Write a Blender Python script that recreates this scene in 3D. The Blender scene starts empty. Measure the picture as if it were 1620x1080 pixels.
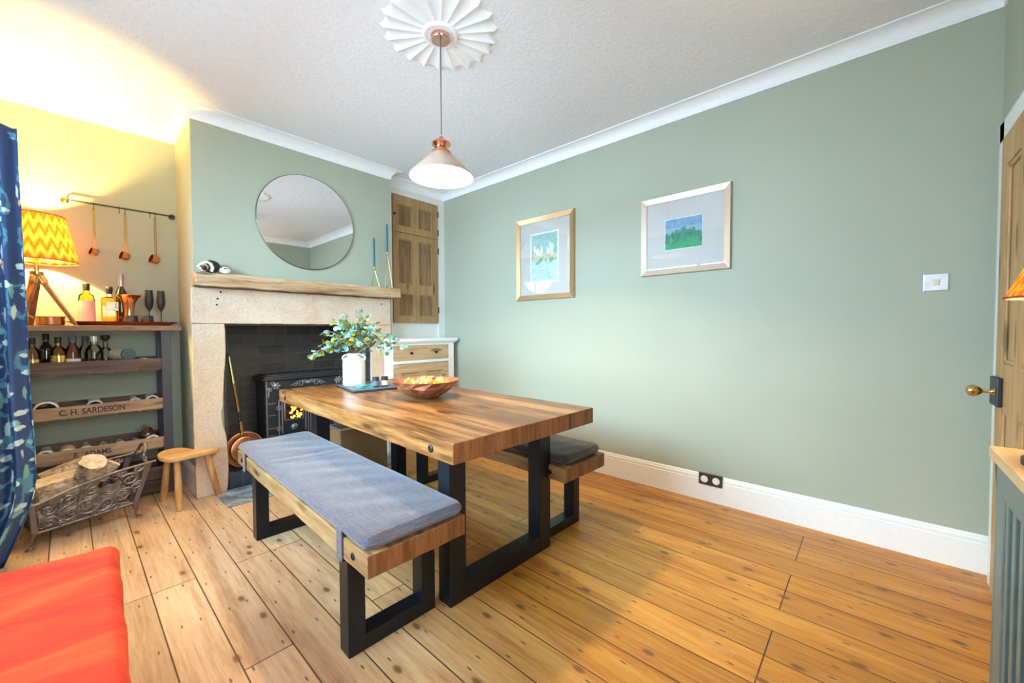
import bpy, bmesh, math, random
from mathutils import Vector, Matrix
from math import sin, cos, pi, radians as rad
random.seed(7)
S = bpy.context.scene
COL = S.collection

# ------------------------------------------------------------------ camera
cam_d = bpy.data.cameras.new('camera'); cam = bpy.data.objects.new('camera', cam_d); COL.objects.link(cam)
cam_d.sensor_width = 36; cam_d.lens = 633.3 / 1620 * 36; cam_d.clip_start = .02
def cam_matrix(pitch, roll, yaw, loc):
    B = Matrix(((1, 0, 0), (0, 0, -1), (0, 1, 0)))
    cy, sy = cos(yaw), sin(yaw); cp, sp = cos(pitch), sin(pitch); cr, sr = cos(roll), sin(roll)
    R = Matrix(((cr, -sr, 0), (sr, cr, 0), (0, 0, 1))) @ Matrix(((1, 0, 0), (0, cp, -sp), (0, sp, cp))) @ B @ Matrix(((cy, -sy, 0), (sy, cy, 0), (0, 0, 1)))
    m = Matrix((R[0], -R[1], -R[2])).transposed().to_4x4()
    m.translation = loc
    return m
cam.matrix_world = cam_matrix(.0279, -.0038, .8369, Vector((0, 0, 1.2)))
S.camera = cam
# ------------------------------------------------------------------ view, world, window light
S.view_settings.view_transform = 'Standard'; S.view_settings.look = 'None'
S.view_settings.gamma = 1; S.view_settings.use_curve_mapping = False
S.view_settings.exposure = 0.52
w = bpy.data.worlds.new('World'); S.world = w; w.use_nodes = True
w.node_tree.nodes['Background'].inputs[0].default_value = (.70, .82, 1, 1)
w.node_tree.nodes['Background'].inputs[1].default_value = 5.0
def area(name, loc, rot, sx, sy, power, col):
    d = bpy.data.lights.new(name, 'AREA'); d.shape = 'RECTANGLE'; d.size = sx; d.size_y = sy; d.energy = power; d.color = col
    o = bpy.data.objects.new(name, d); COL.objects.link(o); o.location = loc; o.rotation_euler = rot
    return o
def point(name, loc, power, col, r=.03):
    d = bpy.data.lights.new(name, 'POINT'); d.energy = power; d.color = col; d.shadow_soft_size = r
    o = bpy.data.objects.new(name, d); COL.objects.link(o); o.location = loc
    return o
# daylight through the left window, and ambient fill from an added, unseen window behind the camera
area('daylight_side_window', (-1.35, 2.0, 2.35), (0, rad(-62), 0), 1.5, 2.6, 520, (.45, .72, 1))
area('near_fill_light', (.25, -.56, 1.6), (rad(90), 0, 0), 1.2, 1.5, 30, (.95, .96, 1))
point('pendant_bulb_light', (1.372, 1.745, 2.115), 150, (1, .76, .44), .03)
point('tripod_lamp_bulb_light', (-.126, 4.0, 1.80), 175, (1, .66, .20), .03)
point('cabinet_lamp_bulb_light', (1.5, -.33, 1.335), 60, (1, .74, .42), .02)

# ------------------------------------------------------------------ materials
def new_mat(name):
    m = bpy.data.materials.new(name); m.use_nodes = True
    nt = m.node_tree; b = nt.nodes['Principled BSDF']
    return m, nt, b
def N(nt, t, **kw):
    n = nt.nodes.new('ShaderNode' + t)
    for k, v in kw.items():
        if k.startswith('i_'):
            key = k[2:]
            key = int(key) if key.isdigit() else key.replace('_', ' ')
            n.inputs[key].default_value = v
        else: setattr(n, k, v)
    return n
def L(nt, a, b): nt.links.new(a, b)
def ramp(nt, fac, stops, interp='LINEAR'):
    r = nt.nodes.new('ShaderNodeValToRGB'); e = r.color_ramp.elements; r.color_ramp.interpolation = interp
    while len(e) < len(stops): e.new(.5)
    for i, (p, c) in enumerate(stops):
        e[i].position = p; e[i].color = (*c, 1) if len(c) == 3 else c
    L(nt, fac, r.inputs[0]); return r.outputs[0]
def coords(nt, scale=(1, 1, 1), rot=(0, 0, 0), loc=(0, 0, 0)):
    tc = nt.nodes.new('ShaderNodeTexCoord'); mp = nt.nodes.new('ShaderNodeMapping')
    L(nt, tc.outputs['Object'], mp.inputs[0]); mp.inputs['Scale'].default_value = scale
    mp.inputs['Rotation'].default_value = rot; mp.inputs['Location'].default_value = loc
    return mp.outputs[0]
def noise(nt, vec, scale, detail=4, rough=.55, dist=0):
    n = N(nt, 'TexNoise'); n.inputs['Scale'].default_value = scale; n.inputs['Detail'].default_value = detail
    n.inputs['Roughness'].default_value = rough; n.inputs['Distortion'].default_value = dist
    if vec is not None: L(nt, vec, n.inputs['Vector'])
    return n.outputs['Fac']
def bump(nt, b, h, strength=.3, dist=.01):
    n = N(nt, 'Bump'); n.inputs['Strength'].default_value = strength; n.inputs['Distance'].default_value = dist
    L(nt, h, n.inputs['Height']); L(nt, n.outputs[0], b.inputs['Normal'])
def mixc(nt, fac, a, b, mode='MIX'):
    n = N(nt, 'Mix', data_type='RGBA', blend_type=mode)
    for s, v in ((n.inputs[0], fac), (n.inputs[6], a), (n.inputs[7], b)):
        if isinstance(v, (int, float)): s.default_value = v
        elif isinstance(v, tuple): s.default_value = (*v, 1)
        else: L(nt, v, s)
    return n.outputs[2]
def mth(nt, op, a, b=0.0, clamp=False):
    n = N(nt, 'Math', operation=op, use_clamp=clamp)
    for s, v in ((n.inputs[0], a), (n.inputs[1], b)):
        if isinstance(v, (int, float)): s.default_value = v
        else: L(nt, v, s)
    return n.outputs[0]
def plain(name, col, rough=.5, metal=0, spec=.5, bumpscale=0, bumps=.1, coat=0, sheen=0, var=0):
    m, nt, b = new_mat(name)
    b.inputs['Base Color'].default_value = (*col, 1); b.inputs['Roughness'].default_value = rough
    b.inputs['Metallic'].default_value = metal; b.inputs['Specular IOR Level'].default_value = spec
    b.inputs['Coat Weight'].default_value = coat; b.inputs['Sheen Weight'].default_value = sheen
    n = noise(nt, coords(nt), bumpscale or 18, 3)
    if bumpscale: bump(nt, b, n, bumps, .01)
    v = var or .08
    c = ramp(nt, n, [(.3, tuple(x * (1 - v) for x in col)), (.7, tuple(min(1, x * (1 + v)) for x in col))])
    L(nt, c, b.inputs['Base Color'])
    return m
def wood(name, c_dark, c_mid, c_light, axis='y', grain=9, rough=.5, stave=0, stave_len=.6, knots=True, bmp=.15, seed=0, spec=.4):
    """long-grained wood, optional glued staves of differing tone"""
    m, nt, b = new_mat(name)
    st = {'x': (.09, 1, 1), 'y': (1, .09, 1), 'z': (1, 1, .09)}[axis]
    v = coords(nt, st, loc=(seed, seed * .7, seed * .3))
    g = noise(nt, v, grain * 6, 7, .68, .5)
    big = noise(nt, v, grain * 1.1, 4, .55, 1.4)
    f = mth(nt, 'ADD', mth(nt, 'MULTIPLY', g, .55), mth(nt, 'MULTIPLY', big, .45))
    col = ramp(nt, f, [(.37, c_dark), (.49, c_mid), (.61, c_light)])
    if stave:
        r = {'x': (0, 0, 0), 'y': (0, 0, pi / 2), 'z': (0, pi / 2, 0)}[axis]
        vb = coords(nt, (1, 1, 1), r, (seed, 0, 0))
        br = N(nt, 'TexBrick', offset=.43); L(nt, vb, br.inputs['Vector'])
        for k, val in (('Scale', 1), ('Mortar Size', .0012), ('Brick Width', stave_len), ('Row Height', stave), ('Bias', 0)): br.inputs[k].default_value = val
        br.inputs['Color1'].default_value = (.55, .5, .46, 1); br.inputs['Color2'].default_value = (1.15, 1.12, 1.05, 1); br.inputs['Mortar'].default_value = (.35, .28, .22, 1)
        col = mixc(nt, .85, col, br.outputs['Color'], 'MULTIPLY')
    if knots:
        vv = coords(nt, {'x': (1.4, 6, 6), 'y': (6, 1.4, 6), 'z': (6, 6, 1.4)}[axis], loc=(seed * 2, 3, 1))
        vo = N(nt, 'TexVoronoi'); vo.inputs['Scale'].default_value = 1.5; L(nt, vv, vo.inputs['Vector'])
        k = ramp(nt, vo.outputs['Distance'], [(.10, (1, 1, 1)), (.2, (0, 0, 0))])
        col = mixc(nt, mth(nt, 'MULTIPLY', k, .8), col, tuple(x * .35 for x in c_dark))
    L(nt, col, b.inputs['Base Color']); b.inputs['Roughness'].default_value = rough; b.inputs['Specular IOR Level'].default_value = spec
    bump(nt, b, g, bmp, .004)
    return m
def glassy(name, tint, refl=1.0, rough=.0, ior=1.45):
    """cheap clear glass: tinted see-through body with a fresnel reflection"""
    m, nt, b = new_mat(name); nt.nodes.remove(b)
    out = nt.nodes['Material Output']
    t = N(nt, 'BsdfTransparent'); t.inputs[0].default_value = (*tint, 1)
    g = N(nt, 'BsdfGlossy'); g.inputs['Roughness'].default_value = rough; g.inputs[0].default_value = (refl, refl, refl, 1)
    fr = N(nt, 'Fresnel'); fr.inputs[0].default_value = ior
    nz = noise(nt, coords(nt), 6, 1)
    mx = N(nt, 'MixShader'); L(nt, mth(nt, 'ADD', fr.outputs[0], mth(nt, 'MULTIPLY', nz, .002)), mx.inputs[0]); L(nt, t.outputs[0], mx.inputs[1]); L(nt, g.outputs[0], mx.inputs[2])
    L(nt, mx.outputs[0], out.inputs[0])
    return m
def emit(name, col, strength):
    m, nt, b = new_mat(name)
    b.inputs['Base Color'].default_value = (*col, 1); b.inputs['Emission Color'].default_value = (*col, 1); b.inputs['Emission Strength'].default_value = strength
    return m

M = {}
def painted_wall(name, col, v=.03):
    m, nt, b = new_mat(name)
    c = coords(nt)
    n1 = noise(nt, c, 1.3, 3); n2 = noise(nt, c, 160, 3)
    L(nt, ramp(nt, n1, [(.3, tuple(x * (1 - v) for x in col)), (.7, tuple(x * (1 + v) for x in col))]), b.inputs['Base Color'])
    b.inputs['Roughness'].default_value = .62; b.inputs['Specular IOR Level'].default_value = .3
    bump(nt, b, n2, .06, .003)
    return m
M['green'] = painted_wall('sage_green_paint', (.395, .42, .325))
M['cream'] = painted_wall('cream_paint', (.74, .72, .66))
M['white'] = plain('white_gloss_paint', (.86, .85, .82), .35, bumpscale=30, bumps=.03, var=.02)
M['coving'] = plain('white_coving_paint', (.88, .88, .87), .55, bumpscale=25, bumps=.03, var=.015)
m, nt, b = new_mat('woodchip_ceiling_paper'); c = coords(nt)
h = noise(nt, c, 42, 4, .6, .8)
L(nt, ramp(nt, h, [(.3, (.80, .81, .83)), (.7, (.86, .87, .89))]), b.inputs['Base Color']); b.inputs['Roughness'].default_value = .8
bump(nt, b, ramp(nt, h, [(.38, (0, 0, 0)), (.62, (1, 1, 1))]), .28, .005); M['ceiling'] = m
M['rose'] = plain('white_plaster', (.88, .88, .88), .6, bumpscale=20, bumps=.05, var=.02)

# floorboards
m, nt, b = new_mat('pine_floorboards')
vb = coords(nt, (1, 1, 1), (0, 0, -pi / 2), (0, 0, 0))     # brick x runs along the boards
sep = N(nt, 'SeparateXYZ'); tc = N(nt, 'TexCoord'); L(nt, tc.outputs['Object'], sep.inputs[0])
cmb = N(nt, 'CombineXYZ'); L(nt, mth(nt, 'ADD', sep.outputs[1], 12.62), cmb.inputs[0]); L(nt, mth(nt, 'ADD', sep.outputs[0], 1.624 * 4 - .0656), cmb.inputs[1])
br = N(nt, 'TexBrick', offset=.37, offset_frequency=3); L(nt, cmb.outputs[0], br.inputs['Vector'])
for k, val in (('Scale', 1), ('Mortar Size', .0028), ('Mortar Smooth', .2), ('Brick Width', 2.15), ('Row Height', .1624), ('Bias', -.1)): br.inputs[k].default_value = val
br.inputs['Color1'].default_value = (.80, .76, .72, 1); br.inputs['Color2'].default_value = (1.12, 1.1, 1.08, 1); br.inputs['Mortar'].default_value = (.16, .13, .11, 1)
v1 = coords(nt, (1, .07, 1)); g = noise(nt, v1, 62, 7, .66, .5); big = noise(nt, v1, 7, 4, .55, 1.8)
f = mth(nt, 'ADD', mth(nt, 'MULTIPLY', g, .5), mth(nt, 'MULTIPLY', big, .5))
col = ramp(nt, f, [(.37, (.38, .135, .020)), (.5, (.58, .25, .040)), (.63, (.72, .36, .075))])
wear = noise(nt, coords(nt, (1, .45, 1)), 3.2, 6, .7, .3)
# daylight and pale wear painted in on the fireplace and window side, more orange towards the door
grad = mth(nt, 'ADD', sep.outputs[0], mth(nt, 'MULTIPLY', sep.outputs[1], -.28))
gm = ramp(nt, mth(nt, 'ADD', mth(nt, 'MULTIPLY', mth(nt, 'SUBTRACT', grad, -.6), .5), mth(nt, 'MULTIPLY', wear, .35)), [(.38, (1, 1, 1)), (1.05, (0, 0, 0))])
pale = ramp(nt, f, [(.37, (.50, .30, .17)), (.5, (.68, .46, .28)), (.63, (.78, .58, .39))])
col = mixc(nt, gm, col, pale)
col = mixc(nt, mth(nt, 'MULTIPLY', ramp(nt, wear, [(.6, (0, 0, 0)), (.72, (1, 1, 1))]), .35), col, (.74, .64, .50))
col = mixc(nt, 1.0, col, br.outputs['Color'], 'MULTIPLY')
vk = N(nt, 'TexVoronoi', voronoi_dimensions='2D'); vk.inputs['Scale'].default_value = 1; L(nt, coords(nt, (7.5, 3.6, 1)), vk.inputs['Vector'])
sepc = N(nt, 'SeparateColor'); L(nt, vk.outputs['Color'], sepc.inputs[0])
kr = mth(nt, 'MULTIPLY', ramp(nt, vk.outputs['Distance'], [(.05, (1, 1, 1)), (.115, (0, 0, 0))]), mth(nt, 'GREATER_THAN', sepc.outputs[0], .62))
col = mixc(nt, mth(nt, 'MULTIPLY', kr, .85), col, (.09, .038, .015))
halo = mth(nt, 'MULTIPLY', ramp(nt, vk.outputs['Distance'], [(.08, (1, 1, 1)), (.32, (0, 0, 0))]), mth(nt, 'GREATER_THAN', sepc.outputs[0], .62))
col = mixc(nt, mth(nt, 'MULTIPLY', halo, .3), col, (.34, .15, .04))
vn = N(nt, 'TexVoronoi', voronoi_dimensions='2D'); vn.inputs['Scale'].default_value = 1; vn.inputs['Randomness'].default_value = .5; L(nt, coords(nt, (12.3, 3.1, 1)), vn.inputs['Vector'])
col = mixc(nt, mth(nt, 'MULTIPLY', ramp(nt, vn.outputs['Distance'], [(.032, (1, 1, 1)), (.052, (0, 0, 0))]), .8), col, (.06, .045, .04))
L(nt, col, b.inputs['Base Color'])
L(nt, ramp(nt, wear, [(.3, (.30, .30, .30)), (.7, (.48, .48, .48))]), b.inputs['Roughness']); b.inputs['Specular IOR Level'].default_value = .42
bump(nt, b, mth(nt, 'ADD', mth(nt, 'MULTIPLY', br.outputs['Fac'], -1), mth(nt, 'MULTIPLY', g, .15)), .35, .006)
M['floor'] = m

# stone, brick, slate
m, nt, b = new_mat('gritstone'); c = coords(nt)
n1 = noise(nt, c, 5, 5, .6, .4); n2 = noise(nt, c, 110, 4, .7)
col = ramp(nt, n1, [(.3, (.50, .36, .25)), (.55, (.57, .45, .34)), (.75, (.54, .46, .40))])
col = mixc(nt, .35, col, ramp(nt, n2, [(.3, (.33, .25, .19)), (.6, (.9, .84, .74))]), 'OVERLAY')
L(nt, col, b.inputs['Base Color']); b.inputs['Roughness'].default_value = .9; bump(nt, b, mth(nt, 'ADD', n2, n1), .5, .006); M['stone'] = m
def brickmat(name, c1, c2, mort, bw, rh, ms, plane='xz', rough=.7):
    m, nt, b = new_mat(name)
    sep = N(nt, 'SeparateXYZ'); tc = N(nt, 'TexCoord'); L(nt, tc.outputs['Object'], sep.inputs[0]); cmb = N(nt, 'CombineXYZ')
    s = mth(nt, 'ADD', sep.outputs[0], sep.outputs[1]) if plane == 'xz' else sep.outputs[0]
    L(nt, s, cmb.inputs[0]); L(nt, sep.outputs[2 if plane == 'xz' else 1], cmb.inputs[1])
    br = N(nt, 'TexBrick'); L(nt, cmb.outputs[0], br.inputs['Vector'])
    for k, val in (('Scale', 1), ('Mortar Size', ms), ('Mortar Smooth', .3), ('Brick Width', bw), ('Row Height', rh)): br.inputs[k].default_value = val
    br.inputs['Color1'].default_value = (*c1, 1); br.inputs['Color2'].default_value = (*c2, 1); br.inputs['Mortar'].default_value = (*mort, 1)
    n = noise(nt, coords(nt), 30, 4)
    L(nt, mixc(nt, .5, br.outputs['Color'], ramp(nt, n, [(.3, (.5, .5, .5)), (.7, (1.2, 1.2, 1.2))]), 'MULTIPLY'), b.inputs['Base Color'])
    b.inputs['Roughness'].default_value = rough
    bump(nt, b, mth(nt, 'ADD', mth(nt, 'MULTIPLY', br.outputs['Fac'], -1), mth(nt, 'MULTIPLY', n, .4)), .6, .01)
    return m
M['brick'] = brickmat('black_painted_brick', (.034, .031, .031), (.062, .056, .053), (.085, .078, .074), .23, .083, .005, rough=.5)
M['slate_tile'] = brickmat('slate_tiles', (.06, .075, .10), (.09, .11, .14), (.22, .24, .27), .105, .14, .002, rough=.4)
m, nt, b = new_mat('worn_slate_slab'); c = coords(nt); n = noise(nt, c, 9, 6, .65, 1.5)
L(nt, ramp(nt, n, [(.35, (.10, .14, .17)), (.5, (.25, .32, .37)), (.62, (.52, .58, .62))]), b.inputs['Base Color']); b.inputs['Roughness'].default_value = .35; bump(nt, b, n, .3, .004); M['slab'] = m

# woods
M['beam'] = wood('oak_beam', (.24, .12, .05), (.46, .28, .14), (.60, .42, .25), 'x', 7, .75, seed=2)
M['tabletop'] = wood('reclaimed_table_wood', (.085, .032, .010), (.28, .118, .033), (.45, .235, .085), 'y', 6, .30, stave=.115, stave_len=2.6, seed=1, spec=.45)
M['bench_wood'] = wood('reclaimed_bench_wood', (.13, .06, .024), (.28, .15, .06), (.40, .26, .12), 'y', 6, .45, stave=.13, stave_len=3, seed=5)
M['endgrain'] = wood('end_grain_wood', (.09, .030, .010), (.22, .078, .022), (.31, .13, .045), 'z', 9, .5, stave=0, seed=3, knots=False)
M['pine'] = wood('old_pine', (.29, .155, .055), (.38, .215, .085), (.44, .265, .115), 'z', 7, .5, seed=4)
M['pine_panel'] = wood('old_pine_panel', (.15, .075, .03), (.25, .135, .06), (.33, .20, .10), 'z', 7, .5, seed=24)
M['pine_x'] = wood('old_pine_rail', (.26, .14, .055), (.40, .245, .105), (.50, .33, .16), 'x', 7, .5, seed=6)
M['pine_light'] = wood('stripped_pine', (.40, .25, .12), (.54, .37, .20), (.64, .47, .28), 'x', 7, .5, seed=8)
M['door_pine'] = wood('stripped_door_pine', (.42, .24, .09), (.52, .31, .125), (.60, .39, .18), 'z', 7, .5, seed=9)
M['stool_wood'] = wood('honey_stool_wood', (.40, .20, .07), (.58, .32, .12), (.68, .43, .20), 'x', 6, .35, seed=10, knots=False)
M['stool_leg_wood'] = wood('honey_stool_leg_wood', (.36, .17, .06), (.54, .28, .10), (.64, .38, .17), 'z', 6, .35, seed=11, knots=False)
M['rack_dark'] = wood('dark_rack_wood', (.055, .030, .022), (.10, .058, .045), (.16, .10, .08), 'x', 8, .6, seed=12)
M['crate'] = wood('old_crate_wood', (.22, .13, .08), (.36, .23, .145), (.46, .32, .22), 'x', 8, .7, seed=13)
M['rack_top'] = wood('rack_top_wood', (.16, .08, .05), (.28, .15, .09), (.36, .22, .14), 'x', 8, .5, seed=14)
M['oak_top'] = wood('pale_oak_top', (.50, .30, .12), (.66, .44, .20), (.75, .55, .28), 'x', 6, .35, seed=15, knots=False)
M['lamp_wood'] = wood('lamp_leg_wood', (.12, .05, .02), (.24, .11, .045), (.34, .18, .08), 'z', 6, .35, seed=16, knots=False)
m, nt, b = new_mat('log_bark'); c = coords(nt, (1, 1, 1)); n = noise(nt, c, 26, 5, .7, .6)
L(nt, ramp(nt, n, [(.35, (.13, .08, .05)), (.5, (.38, .28, .19)), (.66, (.60, .50, .40))]), b.inputs['Base Color']); b.inputs['Roughness'].default_value = .9; bump(nt, b, n, .7, .01); M['bark'] = m
m, nt, b = new_mat('split_log_wood'); c = coords(nt, (1, 1, 1)); n = noise(nt, c, 22, 6, .7, .8)
L(nt, ramp(nt, n, [(.35, (.42, .30, .19)), (.55, (.66, .55, .42)), (.7, (.76, .68, .57))]), b.inputs['Base Color']); b.inputs['Roughness'].default_value = .85; bump(nt, b, n, .5, .006); M['split'] = m

# metals and misc
M['steel'] = plain('black_powder_coated_steel', (.009, .011, .015), .38, .3, bumpscale=90, bumps=.04)
M['iron'] = plain('black_cast_iron', (.055, .056, .062), .42, .6, bumpscale=45, bumps=.12)
M['iron_hi'] = plain('polished_cast_iron', (.34, .34, .37), .30, .8, bumpscale=45, bumps=.1)
M['basket_iron'] = plain('aged_iron', (.20, .17, .17), .42, .75, bumpscale=50, bumps=.15)
M['copper'] = plain('polished_copper', (.78, .36, .22), .16, 1, bumpscale=30, bumps=.04)
M['copper_dull'] = plain('aged_copper', (.55, .24, .12), .32, 1, bumpscale=20, bumps=.12)
M['tray_copper'] = plain('red_copper_tray', (.62, .20, .10), .28, .85)
M['rose_gold'] = plain('rose_gold', (.80, .46, .36), .14, 1)
M['brass'] = plain('brass', (.72, .50, .20), .22, 1)
M['gold_frame'] = plain('brushed_gold_frame', (.55, .36, .19), .38, .7, bumpscale=80, bumps=.05)
M['pale_gold_frame'] = plain('pale_champagne_frame', (.56, .43, .32), .42, .5, bumpscale=80, bumps=.05)
M['black'] = plain('matt_black', (.015, .015, .017), .5)
M['matt_glass'] = plain('matt_black_glass', (.025, .025, .03), .42)
M['mirror'], nt, b = new_mat('mirror_silver'); b.inputs['Metallic'].default_value = 1; b.inputs['Roughness'].default_value = .006
L(nt, ramp(nt, noise(nt, coords(nt), 1, 1), [(.3, (.90, .90, .90)), (.7, (.92, .92, .92))]), b.inputs['Base Color'])
M['mirror_edge'] = plain('mirror_bevel_edge', (.20, .19, .16), .3, .8)
M['glass'] = glassy('clear_glass', (.97, .99, .98))
M['pane'] = glassy('picture_glass', (.97, .98, .98))
M['amber'] = glassy('amber_spirit_glass', (.97, .70, .22))
M['pinkglass'] = glassy('pink_spirit_glass', (.96, .62, .55))
M['darkglass'] = plain('dark_bottle_glass', (.012, .016, .012), .08, coat=1)
M['brownglass'] = plain('brown_bottle_glass', (.05, .018, .008), .1, coat=1)
M['ring'] = plain('pale_bottle_ring', (.62, .62, .66), .3)
M['label_white'] = plain('white_paper_label', (.80, .78, .76), .6)
M['label_pink'] = plain('pink_paper_label', (.72, .42, .40), .6)
M['foil'] = plain('silver_foil', (.60, .62, .66), .3, .8)
M['cream_tin'] = plain('cream_tin', (.72, .62, .45), .5)
M['slate_lid'] = plain('slate_blue_lid', (.08, .13, .16), .5)
M['cover_paint'] = plain('grey_green_paint', (.17, .235, .235), .45, bumpscale=20, bumps=.03)
M['dark_inside'] = plain('dark_recess', (.03, .045, .06), .7)
M['ceramic'] = plain('white_glazed_stoneware', (.62, .60, .57), .28, coat=.4, bumpscale=8, bumps=.05)
M['leaf_a'] = plain('eucalyptus_blue_green_leaf', (.10, .22, .18), .5, var=.25)
M['leaf_b'] = plain('eucalyptus_olive_leaf', (.13, .17, .025), .5, var=.3)
M['leaf_c'] = plain('eucalyptus_pale_leaf', (.20, .34, .31), .5, var=.15)
M['leaf_d'] = plain('eucalyptus_young_yellow_green_leaf', (.22, .25, .02), .5, var=.15)
M['stem'] = plain('reddish_stem', (.30, .17, .09), .6)
M['candle'] = plain('teal_wax', (.012, .13, .17), .45)
M['teal'] = plain('teal_glass_coaster', (.10, .38, .34), .15, coat=1)
M['blackjar'] = plain('black_jar', (.02, .025, .035), .2, coat=.6)
M['cream_label'] = plain('cream_jar_label', (.75, .62, .40), .6)
M['mount'] = plain('ivory_mount_board', (.62, .54, .48), .8, var=.01)
M['bronze_plate'] = plain('dark_bronze_plate', (.09, .065, .05), .35, .8)
M['plastic'] = plain('white_plastic', (.84, .83, .80), .35)
M['brown_box'] = plain('tan_brown_board', (.27, .145, .055), .6, bumpscale=12, bumps=.05)
M['flex'] = plain('brown_fabric_flex', (.16, .10, .09), .7)
M['fairy'] = emit('fairy_light_glow', (1, .50, .06), 9)
M['ember'] = emit('ember_glow', (1, .42, .03), 6)

def fabric(name, c1, c2, scale=260, bs=.35, sheen=.3, rough=.9):
    m, nt, b = new_mat(name)
    a = noise(nt, coords(nt, (1, .06, 1)), scale, 2); c = noise(nt, coords(nt, (.06, 1, 1)), scale, 2)
    s = mth(nt, 'MULTIPLY', mth(nt, 'ADD', a, c), .5); big = noise(nt, coords(nt), 3, 3)
    col = ramp(nt, s, [(.38, c1), (.62, c2)])
    L(nt, mixc(nt, .3, col, ramp(nt, big, [(.3, (.6, .6, .6)), (.7, (1.1, 1.1, 1.1))]), 'MULTIPLY'), b.inputs['Base Color'])
    b.inputs['Roughness'].default_value = rough; b.inputs['Sheen Weight'].default_value = sheen
    bump(nt, b, s, bs, .002)
    return m
M['cushion_grey'] = fabric('grey_linen', (.046, .038, .050), (.120, .100, .122))
M['cushion_dark'] = fabric('brown_grey_linen', (.030, .024, .021), (.075, .058, .050))
m, nt, b = new_mat('red_velvet'); c = coords(nt, (.7, 2.2, 1), (0, 0, rad(-20))); n = noise(nt, c, 3.4, 4, .6, .8); n2 = noise(nt, coords(nt), 300, 2)
L(nt, ramp(nt, n, [(.3, (.46, .004, .0)), (.5, (.70, .034, .001)), (.72, (.82, .085, .010))]), b.inputs['Base Color'])
b.inputs['Roughness'].default_value = .75; b.inputs['Sheen Weight'].default_value = .12; b.inputs['Sheen Tint'].default_value = (1, .35, .2, 1)
bump(nt, b, mth(nt, 'ADD', n, mth(nt, 'MULTIPLY', n2, .05)), .6, .02); M['red'] = m

# patterned curtain: navy ground, pale blue and green leaves, orange berries
m, nt, b = new_mat('botanical_curtain_fabric')
tc = N(nt, 'TexCoord'); sep = N(nt, 'SeparateXYZ'); L(nt, tc.outputs['UV'], sep.inputs[0])
cmb = N(nt, 'CombineXYZ'); L(nt, sep.outputs[0], cmb.inputs[0]); L(nt, sep.outputs[1], cmb.inputs[1])
def mapuv(scale, rot=0, loc=(0, 0, 0)):
    mp = N(nt, 'Mapping'); L(nt, cmb.outputs[0], mp.inputs[0]); mp.inputs['Scale'].default_value = scale; mp.inputs['Rotation'].default_value = (0, 0, rot); mp.inputs['Location'].default_value = loc
    nn = N(nt, 'TexNoise'); nn.inputs['Scale'].default_value = 4; L(nt, mp.outputs[0], nn.inputs['Vector'])
    va = N(nt, 'VectorMath', operation='MULTIPLY_ADD'); L(nt, nn.outputs['Color'], va.inputs[0]); va.inputs[1].default_value = (.35, .35, 0); L(nt, mp.outputs[0], va.inputs[2])
    return va.outputs[0]
def vor(vec, feat='F1'):
    v = N(nt, 'TexVoronoi', feature=feat); v.inputs['Scale'].default_value = 1; L(nt, vec, v.inputs['Vector']); return v
col = (.035, .070, .185)
v = vor(mapuv((5, 5, 1), .4)); wv = ramp(nt, v.outputs['Distance'], [(.40, (0, 0, 0)), (.43, (1, 1, 1)), (.48, (1, 1, 1)), (.51, (0, 0, 0))])
col = mixc(nt, mth(nt, 'MULTIPLY', wv, .8), col, (.10, .32, .42))
v = vor(mapuv((8, 20, 1), .7)); f = ramp(nt, v.outputs['Distance'], [(.30, (1, 1, 1)), (.34, (0, 0, 0))]); sc = N(nt, 'SeparateColor'); L(nt, v.outputs['Color'], sc.inputs[0])
col = mixc(nt, f, col, ramp(nt, sc.outputs[0], [(.2, (.10, .30, .48)), (.4, (.22, .48, .52)), (.65, (.60, .72, .70))], 'CONSTANT'))
rib = ramp(nt, v.outputs['Distance'], [(.05, (1, 1, 1)), (.09, (0, 0, 0))]); col = mixc(nt, mth(nt, 'MULTIPLY', rib, .6), col, (.75, .82, .78))
v = vor(mapuv((15, 6, 1), -.5, (3, 1, 0))); f = ramp(nt, v.outputs['Distance'], [(.24, (1, 1, 1)), (.28, (0, 0, 0))]); sc = N(nt, 'SeparateColor'); L(nt, v.outputs['Color'], sc.inputs[0])
col = mixc(nt, mth(nt, 'MULTIPLY', f, mth(nt, 'GREATER_THAN', sc.outputs[1], .05)), col, ramp(nt, sc.outputs[0], [(.3, (.68, .76, .70)), (.6, (.20, .42, .36))], 'CONSTANT'))
v = vor(mapuv((5, 5, 1), 0, (7, 2, 0))); f = ramp(nt, v.outputs['Distance'], [(.12, (1, 1, 1)), (.14, (0, 0, 0))]); sc = N(nt, 'SeparateColor'); L(nt, v.outputs['Color'], sc.inputs[0])
col = mixc(nt, mth(nt, 'MULTIPLY', f, mth(nt, 'GREATER_THAN', sc.outputs[1], .4)), col, (.80, .42, .16))
L(nt, col, b.inputs['Base Color']); b.inputs['Roughness'].default_value = .85; M['curtain'] = m

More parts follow.
